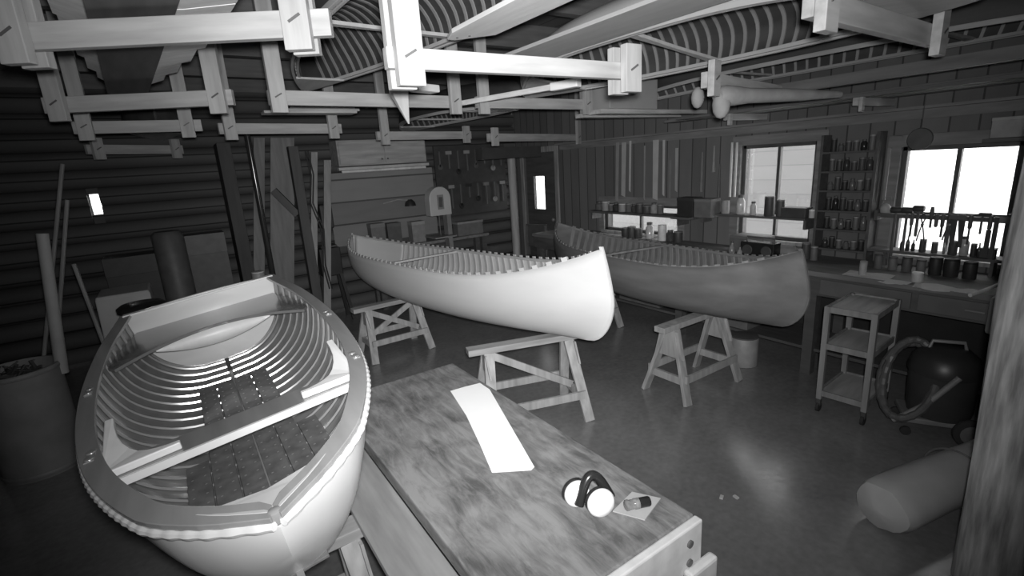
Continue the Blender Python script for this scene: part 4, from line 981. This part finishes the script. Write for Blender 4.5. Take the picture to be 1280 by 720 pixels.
MB().bx(1.75, 3.3, YB - .06, YB - .045, .9, 1.9).build('wall_brightening_panel', planks_mat('brightening_panel_boards', .22, width=.3, axis='z', var=.3), label='boarded panel added to brighten the back wall behind the swing arm lamp', cat='wall panel')  # paler panel added so this stretch of the dark wall looks brighter
# band saw
p = at(547, 250, y=6.1)
SW = thing('band_saw', 'band saw with pale arched upper housing behind the bright canoe', 'band saw', (p.x, 6.1, 0))
zc = p.z
hp_ = [(-.155, 0, zc - .2), (-.155, 0, zc + .02)] + [(-.155 * math.cos(a), 0, zc + .02 + .155 * math.sin(a)) for a in [PI * k / 12 for k in range(1, 12)]] + [(.155, 0, zc + .02), (.155, 0, zc - .2)]
MB().prism([(x, -.08, z) for x, _, z in hp_], (0, .16, 0)).build('upper_housing', mat('saw_cream', .45, .4, .05), SW, bevel=.008)
MB().bx(-.045, .045, -.086, -.08, zc - .12, zc + .07).build('label_plate', grey(.2), SW)
MB().bx(-.025, .025, -.089, -.086, zc - .09, zc + .04).build('window_slot', grey(.08), SW)
MB().bx(.09, .15, -.05, .07, .75, zc - .2).build('column', grey(.2), SW); MB().bx(-.16, .16, -.16, .16, .98, 1.0).build('table', greym, SW)
MB().bx(-.16, .16, -.1, .1, .0, .75).build('base', grey(.14), SW, bevel=.008); MB().bx(-.005, .0, -.004, .004, 1.0, zc - .2).build('blade', steel, SW)
# black machines
DP = thing('drill_press', 'black drill press on a black stand left of the bright canoe', 'drill press', (at(420, 300, y=6.62).x - .12, 6.62, 0))
MB().bx(-.13, .13, -.1, .1, .62, .98).build('base', black, DP, bevel=.01)
for sx in (-1, 1):
    for sy in (-1, 1): MB().bar((sx * .1, sy * .08, .63), (sx * .17, sy * .14, 0), .04, .04, (0, 1, 0)).build('leg', black, DP)
MB().lathe((.0, .04, .98), [(.03, 0), (.03, .3)], 14).build('column', darkm, DP, smooth=True); MB().box((.02, 0, 1.38), (.15, .28, .3)).build('head', grey(.04), DP, bevel=.02)
MB().tube([(-.06, -.1, 1.35), (-.16, -.16, 1.30)], .008, 8).build('feed_handle', greym, DP)
MB().box((.0, 0, 1.0), (.2, .2, .02)).build('table', darkm, DP)
p = at(508, 250, y=6.85)
AL = thing('wall_lamp', 'dark swing arm lamp on the back wall left of the band saw', 'lamp', (p.x - .35, 6.85, p.z))
MB().tube([(0, 0, -.02), (.2, -.05, .02), (.33, -.1, .0)], .01, 8).build('arm', grey(.3), AL); MB().lathe((.36, -.1, -.08), [(.08, 0), (.07, .05), (.03, .09)], 16).build('lamp_shade', black, AL, smooth=True)
for n, (px, py, s_, v, lab) in enumerate(((490, 282, .12, .1, 'dark square tin on the back bench'), (520, 280, .1, .25, 'pale square tin on the back bench beside the band saw'), (470, 284, .14, .16, 'grey square tin at the left of the back bench'))):
    x = at(px, py, y=6.76).x; carton(lab, x, 6.76, .86, .2, .16, .2 + s_, v, cat='tin', name='square_tin')
# tools on the back wall right of the saw
PB = thing('wall_pegboard', 'dark board of hanging tools on the log wall behind the white post', 'tool board', (4.0, 6.9, 1.2))
MB().bx(3.35, 4.6, 6.93, 6.96, 1.15, 2.2).build('board', grey(.06), PB, True)
random.seed(3)
for i in range(16):
    x = 3.42 + (i % 8) * .155; z = 2.12 - (i // 8) * .5; L = random.uniform(.18, .38); v = random.choice([.03, .1, .2, .3])
    t = thing('hanging_tool', f'{"dark" if v < .15 else "pale"} tool {ordn[i % 8]} from the left in the {("upper", "lower")[i // 8]} row on the back tool board', 'tool', (x, 6.90, z - L), 0, 'tools on the back wall board')
    MB().bx(-.012, .012, -.01, .012, 0, L).build('handle', wood('tool_handle', .12, 'z'), t, bevel=.003)
    if i % 2: MB().bx(-.05, .05, -.012, .014, L - .05, L).build('head', grey(v), t, bevel=.004)
    else: MB().lathe((0, -.01, 0), [(.04, 0), (.045, .01), (.04, .02)], 12, 'y').build('head', grey(v), t)
BN = thing('bench_lathe', 'pale long box lying on the back bench under the tool board', 'box', (3.72, 6.74, .86)); BN.name = 'long_box'
MB().bx(-.22, .22, -.08, .08, 0, .2).build('body', grey(.16), BN, bevel=.005); MB().bx(-.225, .225, -.085, .085, .18, .21).build('lid', grey(.3), BN)
# posts
p = at(645, 300, y=5.7); q = at(645, 198, y=5.7)
PT = thing('post', 'pale round post standing behind the bright canoe near the corner door', 'post', (p.x, 5.7, 0))
MB().lathe((0, 0, 0), [(.055, 0), (.055, q.z), (.04, q.z + .005)], 18).build('shaft', wood('post_wood', .3, 'z'), PT, smooth=True)
MB().bx(p.x - .5, p.x + .45, 5.62, 5.78, q.z + .006, q.z + .15).build('header', grey(.05), label='dark header board on top of the pale round post', cat='beam')
CHR = thing('chair', 'dark chair by the corner door, pale edged backrest', 'chair', (4.42, 6.1, 0), (0, 0, .3))
MB().bx(-.2, .2, -.2, .2, .43, .46).build('seat', grey(.06), CHR, bevel=.01); MB().bx(.18, .2, -.2, .2, .6, .95).build('backrest', grey(.08), CHR, bevel=.008)
for sx in (-1, 1):
    for sy in (-1, 1): MB().bx(sx * .18 - .015, sx * .18 + .015, sy * .18 - .015, sy * .18 + .015, 0, .93 if sx > 0 else .43).build('leg', grey(.14), CHR)
# tall boards, columns and pipes, middle left
def leaner(px0, px1, y0, y1, y, v, lab, th=.025, zb=0, sx=0):
    a, b, c, d = at(px0, y0, y=y), at(px1, y0, y=y), at(px0 + sx, y1, y=y), at(px1 + sx, y1, y=y)
    def dn(t, u):
        k = (t.z - zb) / (t.z - u.z); return t + (u - t) * k
    c, d = dn(a, c), dn(b, d); c.z = d.z = zb
    return MB().prism([a, b, d, c], (0, th, 0)).build('board', wood('upright_%02d' % round(v * 100), v, 'z'), label=lab, cat='board', bevel=.003)
def upright(px0, px1, y0, y1, y, v, lab, name='board', th=.03, toz=None, cat='board', fl=True):
    a, b = at(px0, (y0 + y1) / 2, y=y), at(px1, (y0 + y1) / 2, y=y); zt = at((px0 + px1) / 2, y0, y=y).z; zb = 0 if fl else at((px0 + px1) / 2, y1, y=y).z
    return MB().bx(a.x, b.x, y, y + th, zb, toz or zt).build(name, wood('upright_%02d' % round(v * 100), v, 'z'), label=lab, cat=cat, bevel=.003)
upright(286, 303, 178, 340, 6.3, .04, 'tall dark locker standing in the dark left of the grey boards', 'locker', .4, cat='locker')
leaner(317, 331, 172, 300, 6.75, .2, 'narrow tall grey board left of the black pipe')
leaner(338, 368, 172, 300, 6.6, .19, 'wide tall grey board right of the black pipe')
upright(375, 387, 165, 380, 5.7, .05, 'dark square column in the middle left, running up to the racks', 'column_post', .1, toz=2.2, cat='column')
leaner(389, 397, 190, 380, 6.0, .26, 'pale narrow board standing right against the dark column')
leaner(405, 414, 200, 330, 6.2, .26, 'pale narrow board standing left of the drill press')
p = at(333, 300, y=5.9); MB().tube([(p.x, 5.9, 0), (p.x, 5.9, 2.35)], .03, 12).build('pipe', mat('black_pipe', .03, .15), label='black vertical stove pipe left of the dark column', cat='pipe', smooth=True)
a, b = at(342, 238, y=5.85), at(372, 268, y=5.8); MB().bar((a.x, 5.85, a.z), (b.x, 5.78, b.z), .05, .07).build('hanging_brace', black, label='black slanting brace between the pipe and the dark column', cat='brace')
for n, px in enumerate((399, 402)):
    p = at(px, 300, y=5.8); MB().tube([(p.x, 5.8, 2.15), (p.x + .02, 5.79, 1.9), (p.x - .03, 5.8, 1.6), (p.x + .04, 5.79, 1.3), (p.x, 5.8, .9), (p.x + .03, 5.8, .62)], .008, 6).build('hanging_cable', black, label='black cord hanging beside the dark column, the %s of two' % ('left', 'right')[n], cat='cord', smooth=True)
p = at(315, 335, y=5.4); ST = thing('stove', 'black box stove in the dark behind the rowing boat', 'stove', (p.x, 5.5, 0))
MB().bx(-.25, .25, -.2, .2, .2, .78).build('body', black, ST, bevel=.01); MB().bx(-.12, .12, -.215, -.2, .32, .62).build('door', darkm, ST, bevel=.005)
for sx in (-1, 1):
    for sy in (-1, 1): MB().bx(sx * .2 - .02, sx * .2 + .02, sy * .16 - .02, sy * .16 + .02, 0, .2).build('leg', black, ST)
p = at(316, 308, y=5.5); can('small shiny tin standing on the black stove', p.x, 5.5, .78, .06, .2, .25)
# dark left part of the shop
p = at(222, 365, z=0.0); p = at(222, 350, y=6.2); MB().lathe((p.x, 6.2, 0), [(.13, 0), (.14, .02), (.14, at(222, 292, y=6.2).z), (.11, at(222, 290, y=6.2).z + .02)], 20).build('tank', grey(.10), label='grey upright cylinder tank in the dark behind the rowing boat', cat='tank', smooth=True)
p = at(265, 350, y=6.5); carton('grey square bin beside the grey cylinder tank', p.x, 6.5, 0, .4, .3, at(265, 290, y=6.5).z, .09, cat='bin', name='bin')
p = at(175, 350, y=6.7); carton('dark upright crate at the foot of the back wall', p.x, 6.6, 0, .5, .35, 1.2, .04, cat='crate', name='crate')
TB = thing('draped_table', 'small table under a pale drape left of the rowing boat transom', 'table', (at(165, 400, y=5.6).x, 5.6, 0))
x0, x1 = at(134, 400, y=5.4).x - TB.location.x, at(204, 400, y=5.4).x - TB.location.x; zt = at(170, 362, y=5.5).z
rows = []
for z, k in ((.18, 1.12), (.35, 1.07), (zt - .03, 1.0), (zt, .96)):
    rows.append([Vector((k * (x1 - x0) / 2 * cx + .01 * math.sin(7 * i) * (z < .4), k * .22 * cy, z)) for i, (cx, cy) in enumerate([(-1, -1), (-.5, -1), (0, -1), (.5, -1), (1, -1), (1, -.3), (1, .3), (1, 1), (.5, 1), (0, 1), (-.5, 1), (-1, 1), (-1, .3), (-1, -.3)])])
m = MB().grid(rows, True); m.f.append(tuple(range(42, 56))); m.build('drape', mat('pale_drape', .4, .9, .06), TB, bevel=.01)
for sx in (-1, 1):
    for sy in (-1, 1): MB().bx(sx * (x1 - x0) / 2.4 - .02, sx * (x1 - x0) / 2.4 + .02, sy * .17 - .02, sy * .17 + .02, 0, zt - .04).build('leg', darkwood, TB)
p = at(180, 392, y=4.6); SK = thing('stool', 'black round stool half hidden behind the rowing boat transom', 'stool', (p.x, 4.6, 0))
MB().lathe((0, 0, at(180, 378, y=4.6).z - .07), [(.12, 0), (.16, .02), (.16, .05), (.13, .07)], 24).build('seat', plastic, SK, smooth=True)
for k in range(4):
    a = PI / 4 + k * PI / 2; MB().bar((.09 * math.cos(a), .09 * math.sin(a), at(180, 378, y=4.6).z - .07), (.16 * math.cos(a), .16 * math.sin(a), 0), .025, .025).build('leg', black, SK)
# barrel with pole and scraps
pa, pb = at(14, 592, z=0), at(106, 588, z=0); cx_, cy_ = (pa.x + pb.x) / 2 - .02, (pa.y + pb.y) / 2 + .12
BR = thing('barrel', 'open grey fibre barrel in the dark at the left edge', 'barrel', (cx_, cy_, 0)); zt = at(60, 452, y=cy_).z
R_ = (pb - pa).length / 2 * .86
MB().lathe((0, 0, 0), [(R_, 0), (R_, zt), (R_ - .012, zt), (R_ - .012, .02)], 32, cap=True).build('body', mat('fibre_drum', .2, .7, .15), BR, smooth=True)
for z in (.03, zt - .02): MB().lathe((0, 0, z - .015), [(R_ + .002, 0), (R_ + .006, .005), (R_ + .006, .025), (R_ + .002, .03)], 32, cap=False).build('hoop', grey(.2), BR, smooth=True)
m = MB()
for i in range(40):
    a = random.uniform(0, 2 * PI); r = random.uniform(0, R_ * .6); m.box((cx_ + r * math.cos(a), cy_ + r * math.sin(a), zt - .05 + random.uniform(-.04, .05)), (.12, .02, .01), (random.uniform(-1, 1), random.uniform(-1, 1), random.uniform(0, 3)))
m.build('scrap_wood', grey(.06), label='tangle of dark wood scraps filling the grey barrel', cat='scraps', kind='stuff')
a, b = at(52, 292, y=cy_), at(60, 440, y=cy_); MB().tube([(a.x, cy_ + .02, a.z), (b.x + .04, cy_ + .0, zt - .1)], [.034, .038], 14).build('cardboard_tube', mat('fibre_tube', .3, .7, .1), label='tall pale tube standing upright in the grey barrel', cat='tube', smooth=True)
for n, (q0, q1, y, lab) in enumerate((((78, 205), (66, 330), 5.0, 'dark thin pole leaning by the barrel, the left one'), ((84, 250), (72, 420), 4.9, 'dark thin pole leaning by the barrel, the middle one'), ((92, 330), (142, 462), 4.8, 'thin pole leaning right of the barrel toward the rowing boat'))):
    a, b = at(*q0, y=y), at(*q1, y=y); d = (b - a); k = -a.z / d.z if d.z else 1; e = a + d * k
    MB().tube([a, (e.x, e.y, .003)], .014, 8).build('pole', wood('thin_pole', .2, 'z'), label=lab, cat='pole', smooth=True)
# bits below the dark canoe and by the cart
can('pale bucket on the floor below the dark canoe', 4.02, 2.35, 0, .12, .26, .28, cat='bucket', lid=.1)
carton('dull box on the floor under the wall bench behind the pale bucket', 4.46, 2.72, .227, .4, .5, .3, .16)
carton('grey crate under the wall bench left of the dull box', 4.46, 3.8, .227, .4, .6, .32, .12, cat='crate', name='crate')
p = at(1256, 392, x=4.08)
BG = thing('hanging_bag', 'pale square bag hanging at the near corner of the wall bench', 'bag', (4.09, .70, .68))
MB().bx(-.05, .05, -.13, .10, 0, .24).build('body', mat('pale_bag', .3, .8, .05), BG, bevel=.02); MB().tube([(0, -.08, .23), (.04, -.06, .27), (.04, .03, .27), (0, .05, .23)], .006, 6).build('strap', grey(.15), BG)
p = at(1232, 575, x=3.72)
MB().box((3.72, p.y, .25), (.05, .09, .50), (.0, .0, .2)).build('wood_offcut', grey(.4), label='pale upright offcut standing behind the canvas roll and log post', cat='offcut', bevel=.004)
for n, (px, py) in enumerate(((902, 622), (920, 622))):
    p = at(px, py, z=0); MB().box((p.x, p.y, .004), (.03, .018, .008), (0, 0, .4 + n)).build('wood_chip', grey(.6), label='small bright chip on the floor beside the workbench, the %s of two' % ('left', 'right')[n], cat='wood chip')
# duplicate labels would point at two things
for lb, n in LABELS.items():
    if n > 1: print('DUPLICATE LABEL', n, lb)
